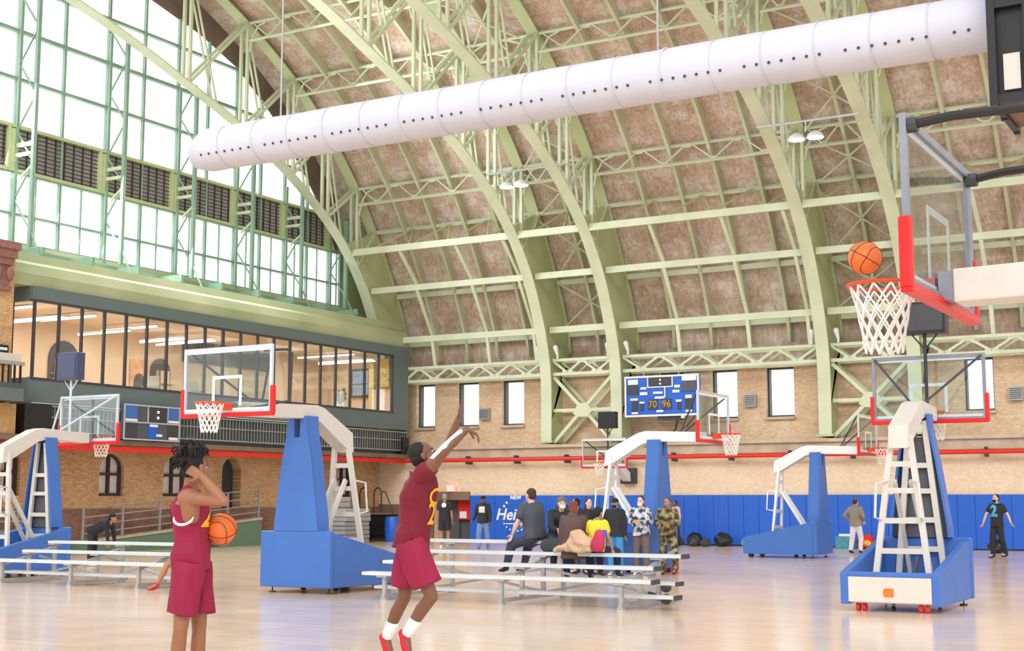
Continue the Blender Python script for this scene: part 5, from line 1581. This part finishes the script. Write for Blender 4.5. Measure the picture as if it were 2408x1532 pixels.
bg('person in olive camouflage outfit by the base of the crowd hoop', -12.42, 28.3, 172, 1.68, ('hoodie', OLIVE), ('pants', OLIVE), 'tan', 'black', ('short', 'brown'), armR=((.3, .1, -1), (-.5, .9, -.2)), armL=((-.3, .1, -1), (.5, .9, -.2)), legL=((-.2, .1, -1), (0, -.05, -1)), girth=1.1)
bg('person in taupe hoodie and white trousers walking away along the pads', -12.3, 42.1, 10, 1.7, ('hoodie', TAUPE), ('pants', WHT), 'light', 'black', ('cap', 'brown', 'taupe'), 'white', armR=((.5, -.3, -1), (-.2, .5, -.4)), armL=((-.7, -.4, -1), (.4, .4, -.6)), legR=((.05, .25, -1), (0, -.1, -1)), legL=((-.05, -.1, -1), (0, -.35, -1)))
t, J, jm, _, _ = bg('walking man in black mask and black T-shirt with blue print', -7.95, 40.9, 205, 1.8, ('tee', BLK), ('pants', BLK), 'light', 'black', ('short', 'black'), 'black', armR=((.35, .45, -1), (.1, .5, -1)), armL=((-.45, -.4, -1), (-.5, .1, -1)), legR=((.02, .22, -1), (0, 0, -1)), legL=((-.02, -.12, -1), (0, -.4, -1)), girth=.98)
decal('2', jm, t, J['chest'] + V((0, .1, -.02)), (0, 1, 0), (0, 0, 1), .42, CL.setdefault('cyan_print', paint('cyan_print', rgb(80, 170, 210), .6)), 'chest_print', grow=.02)
bg('person with white mask in the standing pair behind the bleacher', -14.3, 27.6, 230, 1.66, ('hoodie', NAVY), ('pants', DJEAN), 'light', 'black', ('short', 'black'), 'white')
bg('brown-haired person of the pair behind the bleacher, arms crossed', -13.95, 27.5, 120, 1.66, ('hoodie', BLK), ('pants', DJEAN), 'light', 'black', ('pony', 'brown'), armR=((.2, .3, -1), (-.8, .7, .3)), armL=((-.2, .3, -1), (.8, .7, .3)))
# seated on the bleacher (feet rest on the plank in front)
S = 'people sitting on the centre bleacher'
bg('large person in charcoal T-shirt seated with back turned on the top plank', -11.58, 20.85, -72, 1.76, ('tee', CHAR), ('pants', DJEAN), 'light', 'black', ('short', 'brown'), pose='sit', seat=.92, group=S, girth=1.22, lean=10, armL=((-.35, .3, -1), (-.1, .5, -1)), armR=((.3, .5, -1), (-.3, 1, -.2)), legL=((-.3, 1, -.35), (0, .35, -1)), legR=((.3, 1, -.35), (0, .35, -1)))
bg('hunched person with grey hood and white mask seated on the top plank', -11.2, 20.95, 140, 1.62, ('hoodie', BLK), ('pants', DJEAN), 'light', 'white', ('beanie', 'brown', 'taupe'), 'white', pose='sit', seat=.92, group=S, lean=32, armL=((-.2, .6, -1), (.3, 1, -.2)), armR=((.2, .6, -1), (-.3, 1, -.2)), legL=((-.2, 1, -.2), (0, .0, -1)), legR=((.2, 1, -.2), (0, .0, -1)))
bg('auburn-haired person in brown jacket seated with back turned', -10.55, 20.25, -15, 1.66, ('coat', BRN), ('pants', NAVY), 'light', 'black', ('long', 'auburn'), pose='sit', seat=.76, group=S, lean=6)
t, J, jm, _, _ = bg('child in yellow T-shirt and black hat seated with back turned', -10.12, 20.25, 8, 1.44, ('tee', YEL), ('pants', NAVY), 'tan', 'black', ('beanie', 'black', 'black'), pose='sit', seat=.76, group=S, lean=3, armR=((.3, 0, -1), (.2, .3, -1)))
bg('person seated behind the standing player, only a red shoe showing', -17.42, 18.85, 190, 1.75, ('tee', CHAR), ('shorts', BLK), 'tan', 'red', ('short', 'black'), pose='sit', seat=.46, group='people at the left bleacher', legR=((.25, 1, -.1), (.3, .35, -1)), legL=((-.2, 1, -.1), (0, 0, -1)))
bg('person in black bending down behind the left bleacher', -26.3, 24.9, 70, 1.6, ('hoodie', BLK), ('pants', BLK), 'tan', 'white', ('beanie', 'black', 'black'), lean=65, group='people at the left bleacher', armR=((.1, .3, -1), (0, .1, -1)), armL=((-.1, .3, -1), (0, .1, -1)))
# coat and bag on the plank
t = thing('tan_coat', 'bulky tan coat heaped on the bleacher plank beside the yellow T-shirt', 'coat', (-10.32, 20.0, .77))
m = MB(); m.capsule((-.2, 0, .08), (-.02, 0, .25), .07, .13, 14); m.capsule((-.02, 0, .25), (.14, 0, .14), .13, .12, 14); m.capsule((-.08, -.03, .07), (.16, -.02, .07), .08, .08, 14); m.capsule((-.24, -.03, .1), (-.42, 0, .04), .06, .045, 12)
fuse(m, 'coat_body', TANC, t, .016, 2, .03, (9, 9, 9))
t = thing('red_bag', 'crimson bag slung at the back of the yellow T-shirt child', 'bag', (-9.98, 20.0, .8))
m = MB(); m.capsule((0, 0, .1), (.04, -.02, .26), .12, .09, 14, (1, 0, 0), .5); m.build('bag_body', cloth('crimson', rgb(200, 50, 96)), t, smooth=True)
box(.08, .16, -.03, .0, .22, .34).build('blue_flap', M['bluewall'], t)
t = thing('bag', 'round dark satchel on the plank beside the hunched person', 'bag', (-11.0, 20.35, .77))
m = MB(); m.capsule((-.1, 0, .1), (.12, 0, .12), .11, .11, 12, (1, 0, 0), .7); m.build('bag_body', M['bagg'], t, smooth=True)
